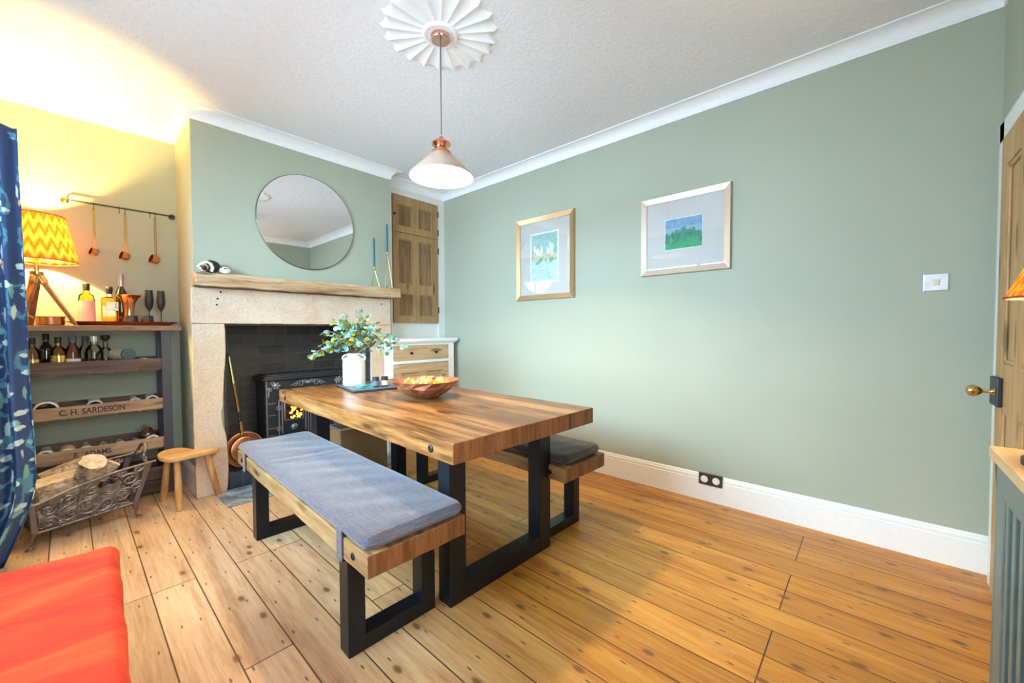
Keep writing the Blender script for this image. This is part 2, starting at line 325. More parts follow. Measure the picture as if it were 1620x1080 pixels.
# lamp shades: woven zigzag fabric that lets the bulb through
def shade_mat(name, c1, c2, c3, zig=22, transl=.65, zf=1.0):
    m, nt, b = new_mat(name)
    tc = N(nt, 'TexCoord'); sep = N(nt, 'SeparateXYZ'); L(nt, tc.outputs['UV'], sep.inputs[0])
    u = mth(nt, 'PINGPONG', mth(nt, 'MULTIPLY', sep.outputs[0], zig), .5)
    z = mth(nt, 'FRACT', mth(nt, 'ADD', mth(nt, 'MULTIPLY', sep.outputs[1], 3.0 * zf), mth(nt, 'ADD', mth(nt, 'MULTIPLY', u, 1.3), mth(nt, 'MULTIPLY', noise(nt, tc.outputs['UV'], 30, 2), .5))))
    col = ramp(nt, z, [(.0, c1), (.28, c2), (.5, c3), (.75, c2), (1, c1)])
    L(nt, col, b.inputs['Base Color']); b.inputs['Roughness'].default_value = .8
    t = N(nt, 'BsdfTranslucent'); L(nt, col, t.inputs[0])
    mx = N(nt, 'MixShader'); mx.inputs[0].default_value = transl
    L(nt, b.outputs[0], mx.inputs[1]); L(nt, t.outputs[0], mx.inputs[2]); L(nt, mx.outputs[0], nt.nodes['Material Output'].inputs[0])
    return m
M['shade_ikat'] = shade_mat('yellow_ikat_shade_fabric', (1.0, .78, .34), (.95, .52, .10), (.60, .22, .03))
M['shade_orange'] = shade_mat('orange_pleated_shade_fabric', (.95, .50, .08), (.85, .33, .04), (.60, .15, .02), 30, .6)
m, nt, b = new_mat('frosted_pendant_glass'); c = coords(nt, (1, 1, 1)); n = noise(nt, c, 12, 2)
L(nt, ramp(nt, n, [(.3, (.40, .28, .21)), (.7, (.46, .33, .25))]), b.inputs['Base Color']); b.inputs['Roughness'].default_value = .25
t = N(nt, 'BsdfTranslucent'); t.inputs[0].default_value = (.85, .62, .46, 1); mx = N(nt, 'MixShader'); mx.inputs[0].default_value = .025
L(nt, b.outputs[0], mx.inputs[1]); L(nt, t.outputs[0], mx.inputs[2]); L(nt, mx.outputs[0], nt.nodes['Material Output'].inputs[0]); M['pendant_glass'] = m
M['bulb'] = emit('lit_bulb', (1, .85, .62), 30)

# ------------------------------------------------------------------ geometry helpers
class MB:
    def __init__(s): s.v = []; s.f = []; s.mi = []; s.uv = {}; s.cur = 0
    def add(s, vs, fs):
        o = len(s.v); s.v += [Vector(p) for p in vs]
        for f in fs: s.f.append([i + o for i in f]); s.mi.append(s.cur)
        return s
    def box(s, a, b, rotz=0, c=None):
        x0, y0, z0 = a; x1, y1, z1 = b
        vs = [Vector(p) for p in ((x0, y0, z0), (x1, y0, z0), (x1, y1, z0), (x0, y1, z0), (x0, y0, z1), (x1, y0, z1), (x1, y1, z1), (x0, y1, z1))]
        if rotz:
            c = Vector(c) if c else (vs[0] + vs[6]) / 2; R = Matrix.Rotation(rotz, 3, 'Z'); vs = [R @ (v - c) + c for v in vs]
        return s.add(vs, [(0, 3, 2, 1), (4, 5, 6, 7), (0, 1, 5, 4), (1, 2, 6, 5), (2, 3, 7, 6), (3, 0, 4, 7)])
    def prism(s, poly, z0, z1):
        n = len(poly); area = sum(poly[i][0] * poly[(i + 1) % n][1] - poly[(i + 1) % n][0] * poly[i][1] for i in range(n))
        if area < 0: poly = poly[::-1]
        vs = [(x, y, z0) for x, y in poly] + [(x, y, z1) for x, y in poly]
        return s.add(vs, [tuple(range(n))[::-1], tuple(range(n, 2 * n))] + [(i, (i + 1) % n, n + (i + 1) % n, n + i) for i in range(n)])
    def prism_y(s, poly, y0, y1):   # poly in x,z
        n = len(poly); area = sum(poly[i][0] * poly[(i + 1) % n][1] - poly[(i + 1) % n][0] * poly[i][1] for i in range(n))
        if area < 0: poly = poly[::-1]
        vs = [(x, y0, z) for x, z in poly] + [(x, y1, z) for x, z in poly]
        return s.add(vs, [tuple(range(n)), tuple(range(n, 2 * n))[::-1]] + [((i + 1) % n, i, n + i, n + (i + 1) % n) for i in range(n)])
    def frame(s, p, d):
        d = Vector(d).normalized(); a = Vector((0, 0, 1)) if abs(d.z) < .9 else Vector((1, 0, 0))
        x = d.cross(a).normalized(); y = d.cross(x).normalized(); return x, y
    def tube(s, pts, r, n=8, cap=True, closed=False):
        pts = [Vector(p) for p in pts]; k = len(pts)
        rs = r if isinstance(r, (list, tuple)) else [r] * k
        o = len(s.v); x = None
        for i, p in enumerate(pts):
            d = (pts[(i + 1) % k] - pts[i - 1]) if closed else (pts[min(i + 1, k - 1)] - pts[max(i - 1, 0)])
            if d.length < 1e-9: d = Vector((0, 0, 1))
            d.normalize()
            if x is None: x, y = s.frame(p, d)
            else:
                x = (x - d * x.dot(d))
                if x.length < 1e-6: x, y = s.frame(p, d)
                x.normalize(); y = d.cross(x).normalized()
            for j in range(n):
                a = 2 * pi * j / n; s.v.append(p + (x * cos(a) + y * sin(a)) * rs[i])
        for i in range(k if closed else k - 1):
            for j in range(n):
                i2 = (i + 1) % k
                s.f.append([o + i * n + j, o + i * n + (j + 1) % n, o + i2 * n + (j + 1) % n, o + i2 * n + j]); s.mi.append(s.cur)
        if cap and not closed:
            s.f.append([o + j for j in range(n)][::-1]); s.mi.append(s.cur); s.f.append([o + (k - 1) * n + j for j in range(n)]); s.mi.append(s.cur)
        return s
    def cyl(s, p0, p1, r0, r1=None, n=24):
        return s.tube([p0, p1], [r0, r0 if r1 is None else r1], n)
    def lathe(s, prof, c=(0, 0, 0), n=32, axis=None, cap0=True, cap1=True, rf=None):
        """prof: (radius, height) pairs"""
        c = Vector(c); o = len(s.v)
        if axis: d = Vector(axis).normalized(); x, y = s.frame(c, d)
        else: d = Vector((0, 0, 1)); x = Vector((1, 0, 0)); y = Vector((0, 1, 0))
        for r, h in prof:
            for j in range(n):
                a = 2 * pi * j / n; rr = r * (rf(a) if rf else 1); s.v.append(c + d * h + (x * cos(a) + y * sin(a)) * rr)
        for i in range(len(prof) - 1):
            for j in range(n):
                s.f.append([o + i * n + j, o + i * n + (j + 1) % n, o + (i + 1) * n + (j + 1) % n, o + (i + 1) * n + j]); s.mi.append(s.cur)
        if cap0 and prof[0][0] > 1e-5: s.f.append([o + j for j in range(n)][::-1]); s.mi.append(s.cur)
        if cap1 and prof[-1][0] > 1e-5: s.f.append([o + (len(prof) - 1) * n + j for j in range(n)]); s.mi.append(s.cur)
        return s
    def ball(s, c, r, n=16, sq=(1, 1, 1)):
        c = Vector(c); o = len(s.v); m = n // 2
        for i in range(m + 1):
            t = pi * i / m
            for j in range(n):
                a = 2 * pi * j / n; s.v.append(c + Vector((sin(t) * cos(a) * sq[0], sin(t) * sin(a) * sq[1], cos(t) * sq[2])) * r)
        for i in range(m):
            for j in range(n):
                s.f.append([o + i * n + j, o + (i + 1) * n + j, o + (i + 1) * n + (j + 1) % n, o + i * n + (j + 1) % n]); s.mi.append(s.cur)
        return s
    def build(s, name, mats, parent=None, smooth=False, bevel=0, segs=2, loc=None, rotz=0, sub=0, weld=True):
        me = bpy.data.meshes.new(name); me.from_pydata([tuple(v) for v in s.v], [], s.f)
        if not isinstance(mats, (list, tuple)): mats = [mats]
        for mm in mats: me.materials.append(mm)
        for i, p in enumerate(me.polygons): p.material_index = s.mi[i]
        bm = bmesh.new(); bm.from_mesh(me)
        if weld: bmesh.ops.remove_doubles(bm, verts=bm.verts, dist=1e-5)
        bmesh.ops.recalc_face_normals(bm, faces=bm.faces); bm.to_mesh(me); bm.free()
        if smooth:
            for p in me.polygons: p.use_smooth = True
        o = bpy.data.objects.new(name, me); COL.objects.link(o)
        if parent: o.parent = parent
        if loc is not None: o.location = loc
        if rotz: o.rotation_euler.z = rotz
        if bevel:
            md = o.modifiers.new('bevel', 'BEVEL'); md.width = bevel; md.segments = segs; md.limit_method = 'ANGLE'; md.angle_limit = rad(40)
        if sub: md = o.modifiers.new('sub', 'SUBSURF'); md.levels = md.render_levels = sub
        if smooth and not sub:
            try: me.set_sharp_from_angle(angle=rad(35))
            except Exception: pass
        return o
def tag(o, label=None, cat=None, group=None, kind=None):
    if label: o['label'] = label
    if cat: o['category'] = cat
    if group: o['group'] = group
    if kind: o['kind'] = kind
    return o
def thing(name, label, cat, loc=(0, 0, 0), rotz=0, group=None):
    o = bpy.data.objects.new(name, None); COL.objects.link(o); o.location = loc; o.rotation_euler.z = rotz; o.empty_display_size = .1
    return tag(o, label, cat, group)
def struct(o): o['kind'] = 'structure'; return o
def copy_tree(o, parent=None, loc=None, rotz=None, label=None, group=None):
    c = o.copy(); COL.objects.link(c)
    if parent: c.parent = parent
    if loc is not None: c.location = loc
    if rotz is not None: c.rotation_euler.z = rotz
    if label: c['label'] = label
    if group: c['group'] = group
    for ch in [x for x in bpy.data.objects if x.parent == o]: copy_tree(ch, c)
    return c
def text_mesh(body, size, mat, name, parent, loc, rot, ext=.0006, sx=1, bold=True):
    cu = bpy.data.curves.new('txt', 'FONT'); cu.body = body; cu.size = size; cu.extrude = ext; cu.align_x = 'LEFT'; cu.align_y = 'BOTTOM_BASELINE'
    if bold: cu.offset = size * .03
    o = bpy.data.objects.new('txt', cu); COL.objects.link(o)
    bpy.context.view_layer.update()
    me = bpy.data.meshes.new_from_object(o.evaluated_get(bpy.context.evaluated_depsgraph_get()))
    bpy.data.objects.remove(o); me.materials.clear(); me.materials.append(mat)
    for v in me.vertices: v.co.x *= sx
    t = bpy.data.objects.new(name, me); COL.objects.link(t); t.parent = parent; t.location = loc; t.rotation_euler = rot
    return t

# ------------------------------------------------------------------ room constants
XL, XR, YN, YC, YA, YB, ZC = -.5, 2.985, -.44, 3.62, 4.22, 3.775, 2.795
CX0, CX1 = .612, 2.195          # chimney breast
OX0, OX1, OZ = .775, 1.95, 1.256   # fireplace opening
T = .12
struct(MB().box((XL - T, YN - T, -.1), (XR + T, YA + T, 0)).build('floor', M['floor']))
struct(MB().box((XL - T, YN - T, ZC), (XR + T, YA + T, ZC + .1)).build('ceiling', M['ceiling']))
struct(MB().box((XR, YN - T, 0), (XR + T, YA + T, ZC)).build('wall_right', M['green']))
# left wall with window opening
WY0, WY1, WZ0, WZ1 = 1.0, 3.0, .65, 2.25
struct(MB().box((XL - T, YN - T, 0), (XL, WY0, ZC)).box((XL - T, WY1, 0), (XL, YA + T, ZC)).box((XL - T, WY0, 0), (XL, WY1, WZ0)).box((XL - T, WY0, WZ1), (XL, WY1, ZC)).build('wall_left', M['green']))
wf = MB()
for y in (WY0, (WY0 + WY1) / 2 - .025, WY1 - .05): wf.box((XL - .09, y, WZ0), (XL - .04, y + .05, WZ1))
for z in (WZ0, (WZ0 + WZ1) / 2, WZ1 - .05): wf.box((XL - .09, WY0, z), (XL - .04, WY1, z + .05))
win = struct(wf.build('window_1', M['white']))
MB().box((XL - .068, WY0 + .04, WZ0 + .04), (XL - .064, WY1 - .04, WZ1 - .04)).build('pane', M['glass'], win)
# near wall (behind the camera) with a window opening added to let in fill light
NX0, NX1 = -.3, .8
struct(MB().box((XL, YN - T, 0), (NX0, YN, ZC)).box((NX1, YN - T, 0), (XR, YN, ZC)).box((NX0, YN - T, 0), (NX1, YN, .9)).box((NX0, YN - T, 2.3), (NX1, YN, ZC)).build('wall_near', M['green']))
wf = MB()
for x in (NX0, (NX0 + NX1) / 2 - .02, NX1 - .04): wf.box((x, YN - .09, .9), (x + .04, YN - .04, 2.3))
for z in (.9, 2.26): wf.box((NX0, YN - .09, z), (NX1, YN - .04, z + .04))
win = struct(wf.build('added_fill_window', M['white']))
MB().box((NX0 + .03, YN - .068, .93), (NX1 - .03, YN - .064, 2.27)).build('pane', M['glass'], win)
struct(MB().box((XL, YA, 0), (CX0, YA + T, ZC)).build('wall_alcove_left', M['green']))
struct(MB().box((CX1, YB, 0), (XR, YB + T, ZC)).build('wall_alcove_right', M['cream']))
# chimney breast with fireplace opening
FY = 4.05
ch = MB().box((CX0, YC, 0), (OX0, FY, ZC)).box((OX1, YC, 0), (CX1, FY, ZC)).box((OX0, YC, OZ), (OX1, FY, ZC)).box((CX0, FY + .05, 0), (CX1, YA + T, ZC)).box((CX0, FY, 0), (OX0 - .001, FY + .06, ZC)).box((OX1 + .001, FY, 0), (CX1, FY + .06, ZC))
struct(ch.build('wall_chimney_breast', M['green']))
fb = MB().box((OX0, FY, 0), (OX1, FY + .05, OZ)).box((OX0, YC - .02, 0), (OX0 + .012, FY, OZ)).box((OX1 - .012, YC - .02, 0), (OX1, FY, OZ)).box((OX0, YC - .02, OZ - .01), (OX1, FY, OZ))
struct(fb.build('wall_firebox', M['brick']))

def sweep(path, prof, z, name, mat, closed=False):
    """profile (out, up) swept along a floor-plan polyline; room interior lies to the right of travel"""
    mb = MB(); P = [Vector((x, y)) for x, y in path]; n = len(P); rings = []
    for i, p in enumerate(P):
        dn = (P[(i + 1) % n] - p) if (closed or i < n - 1) else (p - P[i - 1])
        dp = (p - P[i - 1]) if (closed or i > 0) else dn
        dn = dn.normalized(); dp = dp.normalized()
        n1 = Vector((dp.y, -dp.x)); n2 = Vector((dn.y, -dn.x)); m = (n1 + n2); m = m / max(m.dot(n1), .2)
        rings.append([(p.x + m.x * o, p.y + m.y * o, z + u) for o, u in prof])
    k = len(prof); vs = [v for r in rings for v in r]; fs = []
    for i in range(n if closed else n - 1):
        for j in range(k): fs.append((i * k + j, i * k + (j + 1) % k, ((i + 1) % n) * k + (j + 1) % k, ((i + 1) % n) * k + j))
    if not closed: fs += [tuple(range(k)), tuple(range((n - 1) * k, n * k))[::-1]]
    mb.add(vs, fs); return mb.build(name, mat)
D = .086
cov = [(0, 0), (0, -D), (.008, -D), (.008, -D + .006)]
for i in range(1, 9):
    a = pi / 2 * i / 9; cx = D - .006; cov.append((.008 + (D - .014) * (1 - cos(a)), -D + .006 + (D - .014) * sin(a)))
cov += [(D - .006, -.008), (D, -.008), (D, 0)]
struct(sweep([(XL, YA), (CX0, YA), (CX0, YC), (CX1, YC), (CX1, YB), (XR, YB), (XR, YN), (XL, YN)], cov, ZC, 'trim_1', M['coving'], True))
bbp = [(0, 0), (.018, 0), (.018, .145), (.015, .150), (.0165, .156), (.0165, .166), (.010, .172), (.010, .180), (.006, .186), (0, .187)]
struct(sweep([(XR, YB), (XR, YN)], bbp, 0, 'baseboard_right', M['white']))
struct(sweep([(XL, YA), (CX0, YA), (CX0, YC + .0)], bbp, 0, 'baseboard_alcove', M['white']))

# ------------------------------------------------------------------ ceiling rose and pendant
PX, PY = 1.372, 1.745
rose = MB(); n = 20; R0, R1 = .085, .312; per = 10; rings = 12; z0 = ZC
vs = []
for ir in range(rings + 1):
    t = ir / rings
    for j in range(n * per):
        a = 2 * pi * j / (n * per); u = (j % per) / per; scal = 1 - .085 * sin(pi * u)
        r = R0 + (R1 * scal - R0) * t
        ridge = (2 * u - 1) ** 2
        z = z0 - (.013 + .010 * ridge * (.3 + .7 * t) - .004 * t) * (1 if t < 1 else 0)
        vs.append((PX + r * cos(a), PY + r * sin(a), z))
fs = []; K = n * per
for ir in range(rings):
    for j in range(K): fs.append((ir * K + j, ir * K + (j + 1) % K, (ir + 1) * K + (j + 1) % K, (ir + 1) * K + j))
rose.add(vs, fs)
rose.lathe([(.0, -.02), (.07, -.02), (.078, -.026), (.088, -.026), (.094, -.018), (.10, -.012), (.10, 0)], (PX, PY, ZC), 48)
for k in range(n):
    a = 2 * pi * (k + .5) / n
    for q in range(5): rose.ball((PX + (.125 + q * .017) * cos(a), PY + (.125 + q * .017) * sin(a), ZC - .010), .0042 - q * .0003, 6)
tag(rose.build('ceiling_rose', M['rose'], smooth=True), 'white scalloped fan-ribbed plaster ceiling rose above the pendant light', 'ceiling rose')
pend = thing('pendant_light', 'lit pendant light with frosted cone glass shade and copper fitting hanging over the table', 'pendant light', (PX, PY, 2.02))
def lp(prof, name, mat, zb=0, **k): return MB().lathe(prof, (0, 0, zb), 40, **k).build(name, mat, pend, smooth=True)
zt = ZC - 2.02 - .021
lp([(.0, zt - .024), (.048, zt - .024), (.052, zt - .018), (.052, zt)], 'ceiling_cup', M['rose_gold'])
MB().tube([(0, 0, .235), (0, 0, zt - .02)], .0032, 8).build('flex', M['flex'], pend, smooth=True)
lp([(.173, .008), (.172, .012), (.050, .135), (.046, .137), (.046, .133), (.168, .009), (.170, .006), (.173, .008)], 'lamp_shade', M['pendant_glass'], cap0=False, cap1=False)
lp([(.0, .175), (.006, .225), (.012, .222), (.020, .212), (.026, .207), (.050, .190), (.052, .182), (.040, .168), (.030, .158), (.030, .152), (.046, .146), (.052, .142), (.052, .134), (.0, .132)][1:], 'lamp_holder', M['copper'])
MB().ball((0, 0, .095), .022, 16).build('bulb', M['bulb'], pend, smooth=True)

# ------------------------------------------------------------------ fireplace
sur = thing('stone_fireplace_surround', 'pale gritstone fireplace surround with long lintel on two jambs', 'fireplace surround', (1.37, 3.6, 0))
def loc_box(mb, a, b, org): return mb.box(tuple(a[i] - org[i] for i in range(3)), tuple(b[i] - org[i] for i in range(3)))
o3 = (1.37, 3.6, 0)
SX0, SX1, SY = .588, 2.158, 3.575
def rough_block(a, b, name, parent, mat, org, amp=.004, seed=0, wav=None):
    bm = bmesh.new(); x0, y0, z0 = a; x1, y1, z1 = b
    nx = max(2, int((x1 - x0) / .05)); nz = max(2, int((z1 - z0) / .05)); ny = 2
    me = bpy.data.meshes.new(name); mb = MB()
    mb.box(a, b); me.from_pydata([tuple(v) for v in mb.v], [], mb.f); bm.from_mesh(me)
    bmesh.ops.bisect_plane
    for ax, k, lo, hi in ((0, nx, x0, x1), (2, nz, z0, z1)):
        for i in range(1, k):
            no = [0, 0, 0]; no[ax] = 1; co = [0, 0, 0]; co[ax] = lo + (hi - lo) * i / k
            bmesh.ops.bisect_plane(bm, geom=bm.verts[:] + bm.edges[:] + bm.faces[:], plane_co=co, plane_no=no)
    rnd = random.Random(seed)
    for v in bm.verts:
        v.co.x += rnd.uniform(-amp, amp); v.co.z += rnd.uniform(-amp, amp) * (0 if v.co.z < .01 else 1)
        if v.co.y < (y0 + y1) / 2: v.co.y += rnd.uniform(-amp, amp) * .5
        if wav: wav(v)
        v.co -= Vector(org)
    bmesh.ops.recalc_face_normals(bm, faces=bm.faces)
    bm.to_mesh(me); bm.free(); me.materials.append(mat)
    o = bpy.data.objects.new(name, me); COL.objects.link(o); o.parent = parent
    md = o.modifiers.new('bevel', 'BEVEL'); md.width = .005; md.segments = 2; md.limit_method = 'ANGLE'; md.angle_limit = rad(50)
    return o
rough_block((SX0, SY, 1.258), (SX1, YC, 1.515), 'lintel', sur, M['stone'], o3, .002, 1)
def wavR(v):
    if v.co.x > .7: v.co.x += .012 * sin(v.co.z * 7) + (-.014 if .45 < v.co.z < .62 else 0)
def wavL(v):
    if v.co.x < 2.05: v.co.x += .008 * sin(v.co.z * 6)
rough_block((SX0, SY, 0), (OX0 - .003, YC, 1.255), 'jamb', sur, M['stone'], o3, .002, 2, wavR)
rough_block((OX1 + .003, SY, 0), (SX1, YC, 1.255), 'jamb', sur, M['stone'], o3, .002, 3, wavL)
for x, z in ((.74, 1.44), (.735, 1.395), (2.06, 1.46), (.76, 1.49)): MB().cyl((x - 1.37, SY - .0035 - 3.6, z), (x - 1.37, SY + .01 - 3.6, z), .007, n=12).build('fixing_hole', M['black'], sur)

def wavM(v):
    v.co.z += .0015 * sin(v.co.x * 9) + .0015 * sin(v.co.x * 23); v.co.y += .004 * sin(v.co.x * 6) * (1 if v.co.y < 3.6 else 0)
mt = rough_block((.598, 3.49, 1.522), (2.225, YC - .001, 1.616), 'mantel_shelf', None, M['beam'], (0, 0, 0), .003, 5, wavM)
tag(mt, 'rough pale oak beam mantel shelf above the stone fireplace', 'mantel shelf')
# hearth
he = thing('hearth', 'raised hearth step faced in dark slate tiles inside the fireplace', 'hearth', (1.36, 3.8, 0))
MB().box((.79 - 1.36, 3.60 - 3.8, 0), (1.937 - 1.36, FY - .002 - 3.8, .128)).build('tiled_step', M['slate_tile'], he, bevel=.006)
tag(MB().prism([(.70, 3.235), (2.06, 3.20), (2.06, 3.572), (.70, 3.572)], .0, .006).build('hearth_slab', M['slab']), 'worn grey slate slab set in the floor before the fireplace', 'hearth slab')

# ------------------------------------------------------------------ stove
SXC, SYF = 1.428, 3.74
st = thing('cast_iron_stove', 'black cast iron double-door stove with glowing arched windows in the fireplace', 'stove', (SXC, SYF, .128))
z = .128
MB().box((-.336, .0, .17), (.336, .26, .66)).build('body', M['iron'], st, bevel=.008)
MB().box((-.365, -.03, .66), (.365, .28, .675)).box((-.35, -.018, .675), (.35, .27, .692)).box((-.33, -.005, .692), (.33, .26, .703)).build('top_plate', M['iron'], st, bevel=.006)
MB().box((-.36, -.05, .145), (.36, .27, .17)).box((-.375, -.12, .130), (.375, .27, .147)).build('base_plate', M['iron'], st, bevel=.006)
for sx in (-1, 1):
    for y in (.0, .22):
        MB().lathe([(.028, 0), (.022, .01), (.014, .05), (.03, .10), (.034, .132)], (sx * .30, y, 0), 14).build('leg', M['iron'], st, smooth=True)
    for zz in (.22, .27, .40, .46, .52, .6): MB().box((sx * .336 - .006, .03, zz), (sx * .336 + .006, .23, zz + .012)).build('side_rib', M['iron'], st, bevel=.003)
def arch(cx, w, z0, zs, n=12):
    p = [(cx - w, z0), (cx + w, z0)]
    for i in range(n + 1):
        a = pi * i / n; p.append((cx + w * cos(a), zs + w * sin(a)))
    return p
def arch_ring(mb, cx, w, z0, zs, r, y):
    p = [(cx - w, y, z0)] + [(cx - w * cos(pi * i / 16), y, zs + w * sin(pi * i / 16)) for i in range(17)] + [(cx + w, y, z0)]
    mb.tube(p, r, 8)
for sx in (-1, 1):
    cx = sx * .128 - .0
    dr = MB().prism_y(arch(cx, .112, .19, .455), -.014, .0).build('door', M['iron'], st, bevel=.003)
    
    for aw, az, ay in ((.118, .18, -.012), (.094, .20, -.018)): a = MB(); arch_ring(a, cx, aw, az, .455, .006, ay); a.build('arch_moulding', M['iron_hi'], dr, smooth=True)
    a = MB().tube([(cx - .075, -.016, .31), (cx - .075, -.016, .45), (cx - .055, -.016, .49), (cx, -.016, .51), (cx + .055, -.016, .49), (cx + .075, -.016, .45), (cx + .075, -.016, .31)], .005, 6, closed=True); a.build('window_frame', M['iron_hi'], dr, smooth=True)
    em = MB(); rnd = random.Random(3 + sx)
    em.cur = 0; em.prism_y([(cx - .073, .312), (cx + .073, .312), (cx + .073, .45), (cx + .05, .49), (cx, .505), (cx - .05, .49), (cx - .073, .45)], -.0165, -.0150)
    em.cur = 1
    for k in range(26): em.ball((cx + rnd.uniform(-.066, .066), -.0165, .322 + abs(rnd.gauss(0, .06)) % .15), rnd.uniform(.005, .011), 8, (1, .35, 1))
    em.build('fire_glass', [M['brownglass'], M['ember']], dr, smooth=False)
    k = MB().lathe([(.026, 0), (.028, .008), (.018, .012), (.012, .02), (0, .022)], (cx + .0, -.014, .245), 18, axis=(0, -1, 0))
    for j in range(6): k.ball((cx + .017 * cos(j * pi / 3), -.026, .245 + .017 * sin(j * pi / 3)), .006, 8)
    k.build('rosette_knob', M['iron_hi'], dr, smooth=True)
    for zz in (.225, .40):
        hg = MB(); hg.cyl((cx + sx * .118, -.02, zz), (cx + sx * .118, -.02, zz + .045), .010, n=12); hg.box((cx + sx * .118 - .02, -.018, zz + .005), (cx + sx * .118 + .02, -.008, zz + .04)); hg.build('hinge', M['iron_hi'], dr, bevel=.002)
def scroll(mb, x, z, s, sx, y=-.006, r=.005, turns=1.4):
    p = []
    for i in range(18):
        t = i / 17; a = t * turns * 2 * pi; rr = s * (1 - t * .85); p.append((x + sx * rr * cos(a), y, z + rr * sin(a)))
    mb.tube(p, [r * (1 - .5 * i / 17) for i in range(18)], 6)
orn = MB()
for sx in (-1, 1):
    scroll(orn, sx * .07, .61, .03, sx); scroll(orn, sx * .11, .605, .02, -sx); scroll(orn, sx * .03, .625, .02, sx)
    orn.tube([(0, -.006, .635), (sx * .05, -.006, .64), (sx * .10, -.006, .625), (sx * .15, -.006, .60)], .004, 6)
    orn.lathe([(.024, 0), (.02, .01), (.01, .012), (0, .016)], (sx * .262, 0, .61), 16, axis=(0, -1, 0))
    for j in range(6): orn.ball((sx * .262 + .024 * cos(j * pi / 3), -.006, .61 + .024 * sin(j * pi / 3)), .010, 8)
    scroll(orn, sx * .31, .58, .02, sx); scroll(orn, sx * .29, .635, .018, -sx); orn.tube([(sx * .32, -.005, .52), (sx * .318, -.005, .56), (sx * .31, -.005, .60)], .005, 6)
orn.ball((0, -.006, .618), .016, 10, (1.2, .5, 1)); orn.build('scroll_ornament', M['iron_hi'], st, smooth=True)
for sx in (-1, 1):
    rb = MB()
    for zz in (.19, .25, .36, .46): rb.box((sx * .30 - .035, -.004, zz), (sx * .30 + .035, .002, zz + .007))
    rb.box((sx * .334 - .006, -.005, .17), (sx * .334 + .006, .004, .66))
    rb.build('front_ribs', M['iron_hi'], st, bevel=.002)

# warming pan
wp = thing('warming_pan', 'copper warming pan with long turned brass and wood handle leaning by left jamb', 'warming pan', (.912, 3.66, .272))
tilt = Vector((.10, -1, .16)).normalized()
p = MB().lathe([(.0, -.04), (.095, -.04), (.125, -.02), (.130, .0), (.137, .002), (.137, .007), (.127, .012), (.122, .006), (.110, .006), (.100, .020), (.088, .024), (.0, .026)], (0, 0, 0), 48, axis=tilt); p.build('pan', M['copper_dull'], wp, smooth=True)
hd = Vector((-.105, .02, .88)).normalized(); b0 = Vector((-.015, .0, .12))
segs = [(.0, .012), (.05, .014), (.10, .014), (.105, .010)]
MB().tube([b0 + hd * a for a, r in segs], [r for a, r in segs], 14).build('socket', M['brass'], wp, smooth=True)
segs = [(.10, .009), (.12, .015), (.135, .009), (.15, .014), (.165, .010), (.18, .013)]
MB().tube([b0 + hd * a for a, r in segs], [r for a, r in segs], 14).build('lower_handle', M['black'], wp, smooth=True)
segs = [(.18, .010), (.40, .012), (.41, .016), (.42, .012), (.62, .009)]
MB().tube([b0 + hd * a for a, r in segs], [r for a, r in segs], 14).build('handle', M['brass'], wp, smooth=True)
segs = [(.62, .008), (.64, .014), (.66, .008), (.68, .013), (.70, .007), (.73, .014), (.76, .009), (.79, .006), (.81, .010), (.83, .003)]
MB().tube([b0 + hd * a for a, r in segs], [r for a, r in segs], 14)  .build('finial', M['iron'], wp, smooth=True)

# ------------------------------------------------------------------ mirror, mantel ornaments
mi = thing('round_mirror', 'large round frameless mirror on the green chimney breast', 'mirror', (1.402, YC, 2.125))
MB().lathe([(.398, 0), (.398, .012), (.392, .016)], (0, -.001, 0), 96, axis=(0, -1, 0)).build('backing', M['mirror_edge'], mi, smooth=True)
MB().lathe([(.0, .0165), (.392, .0165), (.392, .018), (.0, .018)][1:], (0, -.001, 0), 96, axis=(0, -1, 0)).build('mirror_glass', M['mirror'], mi, smooth=False)
# sleeping badger-like ornament
orn = thing('animal_ornament', 'small black and white curled animal ornament on left end of the mantel', 'ornament', (.70, 3.545, 1.622))
MB().ball((.0, 0, .045), .05, 20, (1.15, .75, .9)).build('body', M['black'], orn, smooth=True)
MB().ball((-.045, -.012, .032), .036, 16, (.9, .85, .85)).tube([(-.08, -.02, .03), (-.06, -.035, .055), (-.03, -.035, .07), (-.008, -.035, .06), (.004, -.035, .03), (-.004, -.03, .005)], .011, 8).build('stripe', M['cream_tin'], orn, smooth=True)
MB().ball((-.047, -.036, .028), .017, 12).ball((-.065, -.03, .04), .010, 10).ball((-.03, -.04, .012), .010, 8).build('face', M['black'], orn, smooth=True)
sp = MB(); sp.ball((.082, -.005, .026), .032, 16, (1.25, .8, .85)); sp.cur = 1
rnd = random.Random(5)
for k in range(14):
    a = rnd.uniform(0, 2 * pi); t = rnd.uniform(.2, 1.3); sp.ball((.082 + .040 * sin(t) * cos(a), -.005 - abs(.0256 * sin(t) * sin(a)), .026 + .0272 * cos(t)), .0055, 6)
sp.build('spotted_haunch', [M['label_white'], M['black']], orn, smooth=True)
